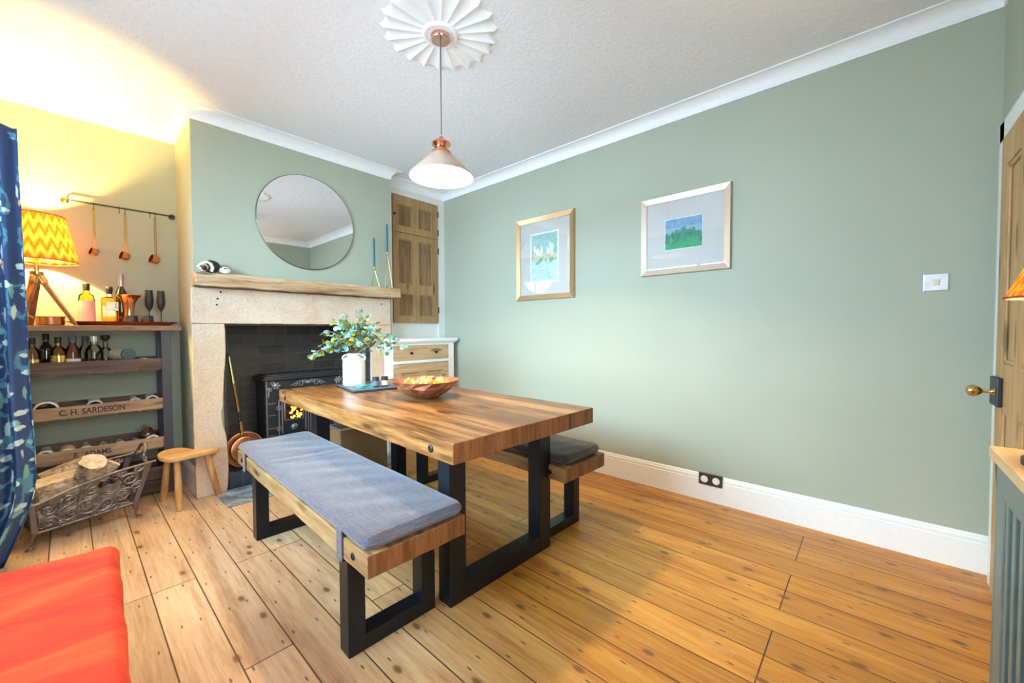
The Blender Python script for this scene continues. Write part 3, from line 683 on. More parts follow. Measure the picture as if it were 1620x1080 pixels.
def candle_holder(x, h, ch, label, y=3.55):
    t = thing('candle_holder', label, 'candle holder', (x, y, 1.619), 0)
    w = MB()
    for a in (rad(100), rad(220), rad(340)): w.tube([(.048 * cos(a), .038 * sin(a), 0.003), (0, 0, h)], .0028, 6)
    w.tube([(.048 * cos(rad(a)), .038 * sin(rad(a)), .003) for a in (100, 220, 340)], .0028, 6, closed=True)
    w.build('wire_stand', M['brass'], t, smooth=True)
    MB().lathe([(.006, h - .01), (.011, h), (.013, h + .018), (.010, h + .018), (.0, h + .008)], (0, 0, 0), 16).build('cup', M['brass'], t, smooth=True)
    c = MB().lathe([(.0095, 0), (.0095, ch * .93), (.006, ch), (.001, ch + .004)], (0, 0, 0), 16).build('taper_candle', M['candle'], smooth=True, loc=(x, y, 1.619 + h + .009))
    return t, c
t1, c1 = candle_holder(1.975, .17, .29, 'shorter gold wire candle holder on right end of mantel')
tag(c1, 'teal taper candle in the shorter gold wire holder', 'candle', 'teal taper candles on the mantel')
t2, c2 = candle_holder(2.115, .33, .285, 'taller gold wire candle holder at the very right end of mantel')
tag(c2, 'teal taper candle in the taller gold wire holder', 'candle', 'teal taper candles on the mantel')
t1['group'] = t2['group'] = 'gold wire candle holders on the mantel'

# ------------------------------------------------------------------ built-in cupboards in right alcove
def panel_door(parent, x0, x1, z0, z1, y, panels, mat, matx, name='door', st=.06, dep=.023, pmat=None):
    """door with real stiles, rails and recessed panels; panels: (x0,x1,z0,z1)"""
    d = MB()
    d.cur = 1; d.box((x0 + .002, y + .016, z0 + .002), (x1 - .002, y + dep, z1 - .002)); d.cur = 0
    xs = sorted(panels)
    # build stiles/rails as the complement grid
    gx = sorted(set([x0, x1] + [p[0] for p in panels] + [p[1] for p in panels])); gz = sorted(set([z0, z1] + [p[2] for p in panels] + [p[3] for p in panels]))
    for i in range(len(gx) - 1):
        for j in range(len(gz) - 1):
            cx, cz = (gx[i] + gx[i + 1]) / 2, (gz[j] + gz[j + 1]) / 2
            if not any(p[0] < cx < p[1] and p[2] < cz < p[3] for p in panels):
                d.box((gx[i], y - .001, gz[j]), (gx[i + 1], y + .018, gz[j + 1]))
    o = d.build(name, [mat, pmat or mat], parent)
    for (a, b, c, e) in panels:
        w = .010; mm = MB()
        for q in ((a, c, b, c + w), (a, e - w, b, e), (a, c, a + w, e), (b - w, c, b, e)): mm.box((q[0], y + .006, q[1]), (q[2], y + .017, q[3]))
        mm.build('panel_moulding', matx, o, bevel=.003)
    return o
cup = thing('wall_cupboard', 'tall narrow pine panelled cupboard door set in white right alcove', 'cupboard', (2.59, YB, 1.287))
cx, cy, cz = 2.59, YB, 1.287
def rel(*a): return tuple(v - w for v, w in zip(a, (cx, cx, cz, cz)))
top = panel_door(cup, 2.302 - cx, 2.882 - cx, 2.250 - cz, 2.632 - cz, -.024, [rel(2.365, 2.54, 2.315, 2.545), rel(2.625, 2.81, 2.315, 2.545)], M['pine'], M['pine_x'], 'upper_door', pmat=M['pine_panel'])
low = panel_door(cup, 2.302 - cx, 2.882 - cx, 1.287 - cz, 2.243 - cz, -.024, [rel(2.365, 2.54, 1.36, 1.60), rel(2.625, 2.81, 1.36, 1.60), rel(2.365, 2.54, 1.70, 2.18), rel(2.625, 2.81, 1.70, 2.18)], M['pine'], M['pine_x'], 'lower_door', pmat=M['pine_panel'])
for par, zs in ((top, (2.50, 2.29)), (low, (2.08, 1.40))):
    for zz in zs: MB().box((2.884 - cx, -.028, zz - cz), (2.896 - cx, -.004, zz + .07 - cz)).build('hinge', M['black'], par, bevel=.002)
MB().ball((2.318 - cx, -.035, 2.43 - cz), .014, 12).build('knob', M['black'], top, smooth=True)
MB().ball((2.318 - cx, -.035, 1.62 - cz), .014, 12).build('knob', M['black'], low, smooth=True)
fr = MB().box((2.892 - cx, -.02, 1.1 - cz), (XR - cx, 0, ZC - D - cz)).box((CX1 - cx + .005, -.02, 2.64 - cz), (2.892 - cx, 0, ZC - D - cz)).box((CX1 - cx + .005, -.02, 1.1 - cz), (2.294 - cx, 0, 2.64 - cz))
fr.build('frame', M['cream'], cup, bevel=.002)
cab = thing('painted_cabinet', 'white painted low cabinet with pine drawer and pine door right of fireplace', 'cabinet', (2.5, 3.5, 0))
ox, oy = 2.5, 3.5
cb = MB().box((2.075 - ox, 0, 0), (2.137 - ox, .065, 1.085)).box((2.825 - ox, 0, 0), (2.90 - ox, .065, 1.085)).box((2.137 - ox, 0, 1.048), (2.825 - ox, .065, 1.085)).box((2.137 - ox, 0, .865), (2.825 - ox, .065, .897)).box((2.137 - ox, 0, 0), (2.825 - ox, .065, .14)).box((2.21 - ox, .065, 0), (2.90 - ox, YB - .022 - oy, 1.085))
cb.build('carcass', M['white'], cab)
MB().box((2.045 - ox, -.03, 1.085), (2.935 - ox, .066, 1.12)).box((2.21 - ox, .066, 1.085), (2.935 - ox, YB - .022 - oy, 1.12)).box((2.06 - ox, -.015, 1.07), (2.92 - ox, .066, 1.086)).build('cabinet_top', M['white'], cab, bevel=.006)
dw = MB().box((2.141 - ox, -.004, .900), (2.821 - ox, .02, 1.044)).build('drawer', M['pine_light'], cab, bevel=.003)
for x in (2.333, 2.640): MB().lathe([(.008, 0), (.006, .01), (.015, .022), (.013, .03), (0, .034)], (x - ox, -.004, .972), 16, axis=(0, -1, 0)).build('knob', M['black'], dw, smooth=True)
panel_door(cab, 2.141 - ox, 2.821 - ox, .145, .86, -.002, [(2.225 - ox, 2.44 - ox, .25, .775), (2.53 - ox, 2.74 - ox, .25, .775)], M['pine_light'], M['pine_light'], 'door')

# ------------------------------------------------------------------ pictures, switch, socket on right wall
def picture(name, label, y0, y1, z0, z1, fw, mat, ins):
    """y0<y1 along the wall; face looks towards -x"""
    yc, zc = (y0 + y1) / 2, (z0 + z1) / 2; t = thing(name, label, 'framed picture', (XR, yc, zc), 0, None)
    w, h = (y1 - y0) / 2, (z1 - z0) / 2
    fr = MB()
    for (a, b) in (((-w, -h), (w, -h)), ((w, -h), (w, h)), ((w, h), (-w, h)), ((-w, h), (-w, -h))):
        def inn(p, d=fw): return (p[0] * (w - d) / w, p[1] * (h - d) / h)
        ia, ib = inn(a), inn(b); ma, mb_ = inn(a, .006), inn(b, .006)
        X0, X1, X2 = -.001, -.026, -.016
        vs = [(X0, *a), (X0, *b), (X1, *ma), (X1, *mb_), (X2, *ia), (X2, *ib), (X0, *ia), (X0, *ib)]
        fr.add(vs, [(0, 1, 3, 2), (2, 3, 5, 4), (4, 5, 7, 6), (0, 6, 7, 1), (0, 2, 4, 6), (1, 7, 5, 3)])
    fr.build('frame', mat, t)
    iw, ih = w - fw, h - fw
    MB().box((-.008, -iw, -ih), (-.002, iw, ih)).build('mount', M['mount'], t)
    art = MB(); mats = ins(art); art.build('artwork', mats, t)
    MB().box((-.0135, -iw, -ih), (-.0125, iw, ih)).build('glass_pane', M['pane'], t)
    return t
def ell(mb, y, z, ry, rz, x, n=12, rot=0):
    p = []
    for i in range(n):
        a = 2 * pi * i / n; u, v = ry * cos(a), rz * sin(a); p.append((x, y + u * cos(rot) - v * sin(rot), z + u * sin(rot) + v * cos(rot)))
    mb.add([(x - .0004, y, z)] + p, [(0, 1 + i, 1 + (i + 1) % n) for i in range(n)])
A = lambda n, c: plain('art_' + n, c, .8, var=.18, bumpscale=40, bumps=.02)
def flowers(mb):
    rnd = random.Random(11); mats = [A('paper', (.62, .72, .74)), A('sage', (.36, .52, .46)), A('white', (.82, .86, .88)), A('peach', (.72, .52, .34)), A('leaf', (.22, .46, .20)), A('stem', (.42, .55, .56))]
    mb.cur = 2; mb.box((-.0090, -.165, -.235), (-.0082, .165, .235))
    mb.cur = 0; mb.box((-.0096, -.15, -.22), (-.0089, .15, .22))
    mb.cur = 1; mb.box((-.0100, -.15, .03), (-.0095, .15, .22))
    mb.cur = 5
    for k in range(16): y = -.14 + k * .0185; mb.box((-.0103, y, -.21), (-.0099, y + .004, 0))
    mb.cur = 4
    for k in range(14): ell(mb, rnd.uniform(-.13, .13), rnd.uniform(-.05, .01), .025, .014, -.0104 - k * .00001, rot=rnd.uniform(-.6, .6))
    mb.cur = 3
    for k in range(9): ell(mb, -.12 + k * .03, rnd.uniform(-.01, .03), .019, .027, -.0107 - k * .00001, rot=rnd.uniform(-.3, .3))
    mb.cur = 2
    for k in range(16): ell(mb, rnd.uniform(-.12, .12), rnd.uniform(.04, .13), .010, .036, -.0110 - k * .00001, rot=rnd.uniform(-.35, .35))
    return mats
def forest(mb):
    rnd = random.Random(4); mats = [A('sky', (.20, .33, .45)), A('haze', (.30, .42, .50)), A('treeline', (.08, .26, .17)), A('grass', (.07, .36, .16)), A('white', (.80, .80, .78))]
    w, h = .128, .108
    mb.cur = 4; mb.box((-.0090, -w - .004, -h - .004), (-.0082, w + .004, h + .004))
    mb.cur = 0; mb.box((-.0096, -w, -h), (-.0089, w, h)); mb.cur = 1; mb.box((-.0098, -w, -.02), (-.0095, w, .045))
    mb.cur = 2
    for k in range(34):
        y = -w + .008 + k * (2 * w - .016) / 33; t = rnd.uniform(.02, .05) - abs(y + .01) * .25
        mb.add([(-.0102, y - .011, -.06), (-.0102, y + .011, -.06), (-.0103, y + .003, t), (-.0103, y - .003, t)], [(0, 1, 2, 3)])
    mb.box((-.0101, -w, -.085), (-.0097, w, -.02)); mb.cur = 3; mb.box((-.0104, -w, -h), (-.0100, w, -.075))
    for k in range(20): ell(mb, rnd.uniform(-w + .02, w - .02), rnd.uniform(-.09, -.03), .010, .018, -.0106 - k * .00001)
    return mats
picture('framed_picture', 'portrait gold-framed pale flower painting nearer the fireplace', 1.941, 2.617, 1.484, 2.264, .050, M['gold_frame'], flowers)
picture('framed_picture', 'landscape champagne-framed small green treeline painting nearer the door', .710, 1.338, 1.605, 2.185, .045, M['pale_gold_frame'], forest)
sw = thing('light_switch', 'white wall control plate with chrome edge high on right wall', 'light switch', (XR, -.235, 1.437))
MB().box((-.004, -.046, -.045), (0, .046, .045)).build('surround', M['foil'], sw, bevel=.002)
MB().box((-.010, -.043, -.042), (-.003, .043, .042)).build('plate', M['plastic'], sw, bevel=.003)
MB().box((-.016, -.012, -.014), (-.009, .012, .014)).build('rocker', M['cream_tin'], sw, bevel=.002)
so = thing('wall_socket', 'dark bronze double outlet plate with two round cream inserts on skirting', 'wall socket', (XR - .018, .823, .158))
MB().box((-.008, -.076, -.042), (0, .076, .042)).build('plate', M['bronze_plate'], so, bevel=.003)
for s_ in (-1, 1): MB().lathe([(.024, 0), (.024, .004), (.020, .007), (0, .007)], (-.007, s_ * .038, -.002), 24, axis=(-1, 0, 0)).build('insert', M['plastic'], so, smooth=True)

# ------------------------------------------------------------------ door in near wall
dm = Matrix.Identity(4)
dr = struct(MB().box((2.09, YN + .001, 0), (2.80, YN + .012, 2.035)).build('door_1', M['door_pine']))
d = MB(); pans = [(2.19, 2.40, .25, .85), (2.49, 2.70, .25, .85), (2.19, 2.40, 1.05, 1.90), (2.49, 2.70, 1.05, 1.90)]
gx = sorted({2.09, 2.80, 2.19, 2.40, 2.49, 2.70}); gz = sorted({0, 2.035, .25, .85, 1.05, 1.90})
for i in range(len(gx) - 1):
    for j in range(len(gz) - 1):
        ccx, ccz = (gx[i] + gx[i + 1]) / 2, (gz[j] + gz[j + 1]) / 2
        if not any(p[0] < ccx < p[1] and p[2] < ccz < p[3] for p in pans): d.box((gx[i], YN + .012, gz[j]), (gx[i + 1], YN + .026, gz[j + 1]))
d.build('door_frame_face', M['door_pine'], dr)
for (a, b_, c_, e) in pans:
    w_ = .018; mm = MB()
    for q in ((a, c_, b_, c_ + w_), (a, e - w_, b_, e), (a, c_, a + w_, e), (b_ - w_, c_, b_, e)): mm.box((q[0], YN + .012, q[1]), (q[2], YN + .022, q[3]))
    mm.build('panel_moulding', M['door_pine'], dr, bevel=.004)
MB().box((2.655, YN + .026, .862), (2.785, YN + .045, .988)).build('lock_plate', M['iron'], dr, bevel=.005)
MB().lathe([(.016, 0), (.011, .006), (.008, .012), (.008, .034), (.013, .038), (.024, .050), (.027, .062), (.022, .076), (.010, .083), (0, .084)], (2.69, YN + .045, .925), 24, axis=(0, 1, 0)).build('knob', M['brass'], dr, smooth=True)
struct(MB().box((2.80, YN, 0), (2.885, YN + .022, 2.125)).box((2.005, YN, 0), (2.09, YN + .022, 2.125)).box((2.005, YN, 2.037), (2.885, YN + .022, 2.125)).build('trim_2', M['white'], bevel=.005))

# ------------------------------------------------------------------ radiator cover and its lamp
rc = thing('radiator_cover', 'grey-green slatted radiator cover with pale oak top by the door', 'radiator cover', (1.1, -.34, 0))
cox, coy = 1.1, -.34
X0, X1, Y0, Y1 = .50, 1.665, -.438, -.253
b_ = MB().box((X0 - cox, Y1 - .02 - coy, 0), (X1 - cox, Y1 - coy, .10)).box((X0 - cox, Y1 - .02 - coy, .765), (X1 - cox, Y1 - coy, .845)).box((X1 - .02 - cox, Y0 - coy, 0), (X1 - cox, Y1 - .0 - coy, .845)).box((X0 - cox, Y0 - coy, 0), (X0 + .02 - cox, Y1 - coy, .845))
b_.box((X1 - .085 - cox, Y1 - .02 - coy, .10), (X1 - cox, Y1 - coy, .765)).box((X0 - cox, Y1 - .02 - coy, .10), (X0 + .085 - cox, Y1 - coy, .765))
b_.build('casing', M['cover_paint'], rc, bevel=.003)
MB().box((X0 + .02 - cox, Y1 - .035 - coy, .05), (X1 - .02 - cox, Y1 - .024 - coy, .80)).build('dark_backing', M['dark_inside'], rc)
x = X0 + .13
while x < X1 - .10:
    MB().box((x - cox, Y1 - .018 - coy, .10), (x + .026 - cox, Y1 - .004 - coy, .765)).build('slat', M['cover_paint'], rc, bevel=.002); x += .066
MB().box((X0 - .02 - cox, Y0 - coy, .848), (X1 + .022 - cox, Y1 + .012 - coy, .880)).build('oak_top', M['oak_top'], rc, bevel=.004)
def frustum_shade(name, parent, r0, z0, r1, z1, mat, pleats=0, trim=None, n=96):
    me = bpy.data.meshes.new(name); vs = []; fs = []; uvs = []
    rows = 6
    for i in range(rows + 1):
        t = i / rows
        for j in range(n + 1):
            a = 2 * pi * j / n; r = r0 + (r1 - r0) * t + (pleats * (1 if j % 2 else -1))
            vs.append((r * cos(a), r * sin(a), z0 + (z1 - z0) * t)); uvs.append((j / n, t))
    for i in range(rows):
        for j in range(n): fs.append((i * (n + 1) + j, i * (n + 1) + j + 1, (i + 1) * (n + 1) + j + 1, (i + 1) * (n + 1) + j))
    me.from_pydata(vs, [], fs); ul = me.uv_layers.new(name='uv')
    for p in me.polygons:
        for li in p.loop_indices: ul.data[li].uv = uvs[me.loops[li].vertex_index]
        p.use_smooth = not pleats
    me.materials.append(mat); o = bpy.data.objects.new(name, me); COL.objects.link(o); o.parent = parent
    md = o.modifiers.new('solid', 'SOLIDIFY'); md.thickness = .0015
    if trim:
        for r, z in ((r0, z0), (r1, z1)):
            tm = MB(); tm.tube([(r * cos(2 * pi * j / 48), r * sin(2 * pi * j / 48), z) for j in range(48)], .003, 6, closed=True)
            tm.build('shade_trim', trim, o, smooth=True)
    return o
M['trim_red'] = plain('dark_red_trim', (.28, .07, .03), .7)
la = thing('table_lamp', 'small lamp with glowing orange pleated shade on the radiator cover', 'table lamp', (1.5, -.33, .880))
MB().lathe([(.066, 0), (.066, .016), (.050, .024), (.014, .030), (.011, .06), (.018, .12), (.024, .18), (.016, .25), (.008, .30), (.008, .39), (.0, .39)], (0, 0, 0), 32).build('base', M['iron'], la, smooth=True)
frustum_shade('lamp_shade', la, .098, .392, .042, .522, M['shade_orange'], .0012, M['trim_red'])
MB().ball((0, 0, .44), .022, 12).build('bulb', M['bulb'], la, smooth=True)

# ------------------------------------------------------------------ dining table
TR = rad(-1.8)
TZ = .781
# local frame: x across, y along; origin at centre of the table on the floor
tc0 = Vector((.943, 1.147)) ; R2 = Matrix.Rotation(TR, 2)
ctr = tc0 + R2 @ Vector((.475, 1.01))
tb = thing('dining_table', 'large rustic wooden dining table with thick top on black steel frame legs', 'dining table', (ctr.x, ctr.y, 0), TR)
TW, TL, TH = .475, 1.01, .082
def slab_wavy(name, w, l, z0, z1, mats, parent, seed, amp=.003):
    mb = MB(); rnd = random.Random(seed); nx, ny = 8, 20
    # outline with small irregularities
    pts = []
    for i in range(nx): pts.append((-w + 2 * w * i / nx, -l + (rnd.uniform(-amp, amp) if i else 0)))
    for i in range(ny): pts.append((w + (rnd.uniform(-amp, amp) if i else 0), -l + 2 * l * i / ny))
    for i in range(nx): pts.append((w - 2 * w * i / nx, l + (rnd.uniform(-amp, amp) if i else 0)))
    for i in range(ny): pts.append((-w + (rnd.uniform(-amp, amp) if i else 0), l - 2 * l * i / ny))
    n = len(pts); vs = [(x, y, z0) for x, y in pts] + [(x, y, z1) for x, y in pts]
    mb.cur = 0; mb.add(vs, [tuple(range(n))[::-1], tuple(range(n, 2 * n))])
    for i in range(n):
        j = (i + 1) % n; mb.cur = 1 if abs(pts[i][1] + pts[j][1]) > 2 * l - .02 else 0
        mb.f.append([i, j, n + j, n + i]); mb.mi.append(mb.cur)
    return mb.build(name, mats, parent, bevel=.004)
slab_wavy('table_top', TW, TL, TZ - TH, TZ, [M['tabletop'], M['endgrain']], tb, 1)
def leg_frame(y, hw, top, sec_w, sec_d, parent, mat, foot=.0, split=True):
    # rectangular loop of box-section steel: two legs joined by a floor bar and a top plate
    for sx in (-1, 1): MB().box((sx * hw - (sec_w if sx > 0 else 0), y - sec_d / 2, 0), (sx * hw + (sec_w if sx < 0 else 0), y + sec_d / 2, top)).build('leg', mat, parent, bevel=.003)
    MB().box((-hw + sec_w, y - sec_d / 2, 0), (hw - sec_w, y + sec_d / 2, sec_w * .92)).build('foot_bar', mat, parent, bevel=.003)
    MB().box((-hw + sec_w, y - sec_d / 2, top - .012), (hw - sec_w, y + sec_d / 2, top)).build('top_plate', mat, parent, bevel=.002)
for y in (-TL + .235, TL - .30): leg_frame(y, .346, TZ - TH, .090, .085, tb, M['steel'])
for y in (-TL + .14, TL - .14):
    MB().lathe([(.016, 0), (.016, .003), (.010, .006), (.010, .002), (0, .002)], (-TW - .0005, y, TZ - .045), 20, axis=(-1, 0, 0)).build('bolt', M['black'], tb, smooth=True)

# ------------------------------------------------------------------ benches
def cushion_mesh(w, l, z0, z1, rnd_seed, ry=.03, over=.0):
    mb = MB(); nx, ny = 26, 80; rn = random.Random(rnd_seed)
    ph = [rn.uniform(0, 6) for _ in range(6)]
    def P(i, j, top):
        u = -1 + 2 * i / nx; v = -1 + 2 * j / ny
        ex = max(0, (abs(u) * w - (w - .05)) / .05); ey = max(0, (abs(v) * l - (l - .05)) / .05)
        e = min(1, math.hypot(ex, ey)); h = (z1 - z0) / 2; zz = h * math.sqrt(max(0, 1 - e ** 3.0))
        # round plan corners
        cxn, cyn = u * w, v * l
        if ex > 0 and ey > 0 and math.hypot(ex, ey) > 1:
            k = 1 / math.hypot(ex, ey); cxn = math.copysign(w - .05 + .05 * ex * k, u); cyn = math.copysign(l - .05 + .05 * ey * k, v)
        wr = .003 * sin(v * 9 + ph[0]) * sin(u * 3 + ph[1]) + .0025 * sin(v * 31 + u * 4 + ph[2]) * (1 - abs(u)) + .0045 * math.exp(-((v - .33 + .04 * u) / .018) ** 2) * -1 + .004 * math.exp(-((v - .22 + .06 * u) / .015) ** 2) * -1
        return (cxn, cyn, (z0 + z1) / 2 + (zz + wr * (1 - e) if top else -zz))
    vs = [P(i, j, True) for j in range(ny + 1) for i in range(nx + 1)] + [P(i, j, False) for j in range(ny + 1) for i in range(nx + 1)]
    fs = []; K = (nx + 1) * (ny + 1)
    for j in range(ny):
        for i in range(nx):
            a = j * (nx + 1) + i; fs.append((a, a + 1, a + nx + 2, a + nx + 1)); fs.append((K + a, K + a + nx + 1, K + a + nx + 2, K + a + 1))
    mb.add(vs, fs); return mb
def bench(name, label, corner, ang, W, Ln, z0, z1, lw, fw, y_front, y_back, sec):
    R = Matrix.Rotation(ang, 2); c = Vector(corner) + R @ Vector((W / 2, Ln / 2))
    t = thing(name, label, 'bench', (c.x, c.y, 0), ang, 'rustic benches at the dining table')
    slab_wavy('bench_top', W / 2, Ln / 2, z0, z1, [M['bench_wood'], M['endgrain']], t, 9 if corner[0] < 1 else 12, .002)
    for y in (-Ln / 2 + y_front, Ln / 2 - y_back): leg_frame(y, fw, z0, sec, .075, t, M['steel'])
    for y in (-Ln / 2 + .105, Ln / 2 - .105): MB().lathe([(.013, 0), (.013, .003), (.008, .005), (.008, .001), (0, .001)], (-W / 2 - .0005, y, (z0 + z1) / 2), 18, axis=(-1, 0, 0)).build('bolt', M['black'], t, smooth=True)
    return t, c
BR = rad(-1.7)
b1, c1_ = bench('wooden_bench', 'front rustic bench with long blue-grey linen cushion on black steel legs', (.638, 1.215), BR, .412, 1.705, .383, .462, .06, .190, .225, .285, .066)
b2, c2_ = bench('wooden_bench', 'far rustic bench behind the table with dark brown-grey cushion', (1.752, 1.200), BR, .392, 1.705, .383, .462, .06, .178, .205, .285, .062)
q = cushion_mesh(.214, .850, .463, .516, 2).build('seat_cushion', M['cushion_grey'], smooth=True, loc=(c1_.x, c1_.y - .002, 0), rotz=BR)
tag(q, 'long blue-grey linen seat cushion strapped on the front bench', 'seat cushion')
def strap(y, par, w=.206, zt=.505, zb=.375):
    MB().add([(sx * (w + k), y + e * .022, z) for sx in (-1, 1) for z in ((zb, zt - .016) if sx < 0 else (zb, zt - .016)) for e in (-1, 1) for k in (.001, .006)], [(0, 1, 3, 2), (4, 6, 7, 5), (0, 4, 5, 1), (2, 3, 7, 6), (0, 2, 6, 4), (1, 5, 7, 3), (8, 10, 11, 9), (12, 13, 15, 14), (8, 9, 13, 12), (10, 14, 15, 11), (8, 12, 14, 10), (9, 11, 15, 13), (0, 8, 10, 2), (1, 3, 11, 9)]).build('strap', M['cushion_grey'], par)
strap(-.835 + .185, q, w=.2085); strap(.835 - .165, q, w=.2085)
q2 = cushion_mesh(.188, .62, .465, .520, 6).build('seat_cushion', M['cushion_dark'], smooth=True, loc=(c2_.x - .004, c2_.y - .222, 0), rotz=BR)
tag(q2, 'dark brown-grey seat cushion on the far bench', 'seat cushion')

# ------------------------------------------------------------------ on the table
va = thing('stoneware_vase', 'white stoneware jar vase with two small handles on the dark board', 'vase', (1.405, 2.835, .801))
MB().lathe([(.0, .004), (.072, .0), (.078, .006), (.079, .16), (.076, .185), (.062, .205), (.046, .212), (.046, .222), (.053, .226), (.053, .234), (.044, .236), (.040, .225), (.040, .20), (.0, .19)][1:], (0, 0, 0), 40).build('body', M['ceramic'], va, smooth=True)
vd = Vector((.70, -.70))
for s_ in (-1, 1):
    p = [];
    for i in range(11): a = -pi / 2 + pi * i / 10; rr = .052 + .030 * cos(a); p.append((s_ * vd.x * rr, s_ * vd.y * rr, .200 + .022 * sin(a)))
    MB().tube(p, .008, 10).build('handle', M['ceramic'], va, smooth=True)
eu = thing('eucalyptus_bunch', 'bunch of eucalyptus stems with round blue-green leaves in white vase', 'eucalyptus', (1.405, 2.835, .99))
rnd = random.Random(21); stems = MB(); lv = MB()
right = Vector((.743, -.669, 0)); fwd = Vector((.669, .743, 0)); up = Vector((0, 0, 1))
def leaf(p, d, nrm, s):
    d = d.normalized(); x = d.cross(nrm).normalized(); nn = x.cross(d).normalized()
    pr = [(0, 0), (.30, .30), (.47, .55), (.40, .85), (0, 1.08), (-.40, .85), (-.47, .55), (-.30, .30)]
    o = [p + x * a * s + d * b * s - nn * (abs(a) * .35 * s) for a, b in pr]; mid = p + d * s * .55
    lv.add([mid + nn * .0] + o, [(0, 1 + i, 1 + (i + 1) % 8) for i in range(8)])
    stems.tube([p - d * .012, p], .0011, 4)
tips = [(-.235, .02, .215), (-.255, .0, .12), (-.20, .06, .29), (-.16, -.08, .10), (-.10, .05, .31), (-.03, -.05, .27), (.03, .05, .345), (.10, -.03, .32), (.15, .06, .27), (.20, -.05, .22), (.27, .02, .17), (.32, -.02, .165), (.12, -.10, .13), (-.08, -.12, .16), (.05, .12, .22), (-.15, .12, .2), (.22, .08, .12), (0, -.14, .23)]
tips = [(a * (.85 if a < 0 else .93), b, c * .97) for a, b, c in tips] + [(-.20, -.10, .06), (.24, -.10, .07), (.33, .0, .10), (-.27, -.02, .05)]
for (a, b, c) in tips:
    tip = right * a + fwd * b + up * c; p1 = Vector((rnd.uniform(-.02, .02), rnd.uniform(-.02, .02), .035)); pts = []
    for i in range(11):
        t = i / 10; q = p1 * (1 - t) + tip * t + up * (.05 * sin(pi * t)) ; pts.append(q)
    stems.tube([p1 * .3 - up * .10] + pts, .0022, 5)
    for i in range(2, 11):
        d = (pts[i] - pts[i - 1]).normalized()
        for k in range(2 if i > 3 else 1):
            side = Vector((rnd.uniform(-1, 1), rnd.uniform(-1, 1), rnd.uniform(-.9, .6)))
            dd = (d * rnd.uniform(.1, .7) + side).normalized(); nr = Vector((rnd.uniform(-1, 1), rnd.uniform(-1, .3), rnd.uniform(-.2, 1)))
            lv.cur = rnd.choice((0, 0, 2, 2, 1, 0, 1, 3)); leaf(pts[i] + dd * .012, dd, nr, rnd.uniform(.028, .046))
stems.build('stems', M['stem'], eu, smooth=True, weld=False); lv.build('leaves', [M['leaf_a'], M['leaf_b'], M['leaf_c'], M['leaf_d']], eu, smooth=True, weld=False)
bd = thing('slate_board', 'dark stacked serving board under the vase and candles', 'serving board', (1.45, 2.745, .781), rad(-9))
MB().box((-.15, -.19, 0), (.16, .20, .010)).build('lower_board', M['blackjar'], bd, bevel=.002)
MB().box((-.145, -.18, .0105), (.165, .19, .020)).build('upper_board', M['slate_lid'], bd, bevel=.002)
for k in range(3):
    tag(MB().box((-.05, -.05, 0), (.05, .05, .007)).build('glass_coaster', M['teal'], bevel=.002, loc=(1.395 + .004 * k, 2.665 - .004 * k, .8015 + k * .0078), rotz=rad(-15 + 8 * k)),
        ('lowest', 'middle', 'topmost')[k] + ' teal glass coaster in the little stack before the vase', 'coaster', 'teal coasters stacked on the board')
for (x, y, mt_, lab) in ((1.455, 2.615, 0, 'left small black jar candle with dark lid on the board'), (1.515, 2.60, 1, 'right small jar candle with cream label and black lid')):
    j = thing('jar_candle', lab, 'candle jar', (x, y, .801), 0, 'small jar candles on the board')
    MB().lathe([(.021, 0), (.023, .003), (.023, .052), (.020, .055)], (0, 0, 0), 28).build('jar', M['blackjar'], j, smooth=True)
    MB().lathe([(.024, .055), (.024, .070), (.022, .072)], (0, 0, 0), 28).build('lid', M['black'], j, smooth=True)
    MB().lathe([(.0235, .012), (.0235, .045)], (0, 0, 0), 28, cap0=False, cap1=False).build('label', M['cream_label'] if mt_ else M['slate_lid'], j, smooth=True)
bx, by = 1.495, 2.075
bo = thing('faceted_bowl', 'wide faceted copper-brown wooden bowl on the dining table', 'bowl', (bx, by, .781))
bw = MB(); nn_ = 14
rings_ = [(.0, .0), (.070, .0), (.135, .034), (.185, .074), (.213, .112), (.206, .112), (.176, .078), (.125, .044), (.06, .018), (0, .014)]
vs = []; fs = []
rr = random.Random(3)
for i, (r, h) in enumerate(rings_):
    for j in range(nn_):
        a = 2 * pi * (j + (.5 if i in (2, 4, 5, 7) else 0)) / nn_; q = 1 + rr.uniform(-.02, .02); vs.append((r * q * cos(a), r * q * sin(a), h + (rr.uniform(-.004, .004) if 0 < r and h > .02 else 0)))
for i in range(len(rings_) - 1):
    for j in range(nn_):
        A_, B_, C_, D_ = i * nn_ + j, i * nn_ + (j + 1) % nn_, (i + 1) * nn_ + (j + 1) % nn_, (i + 1) * nn_ + j
        fs += [(A_, B_, C_), (A_, C_, D_)]
bw.add(vs, fs)
M['bowl'], nt, b = new_mat('burnished_bowl_wood'); n = noise(nt, coords(nt), 9, 5, .6, 1)
L(nt, ramp(nt, n, [(.35, (.16, .055, .025)), (.6, (.38, .15, .07)), (.75, (.52, .26, .14))]), b.inputs['Base Color']); b.inputs['Roughness'].default_value = .28; b.inputs['Metallic'].default_value = .25
bw.build('bowl_shell', M['bowl'], bo, weld=True)
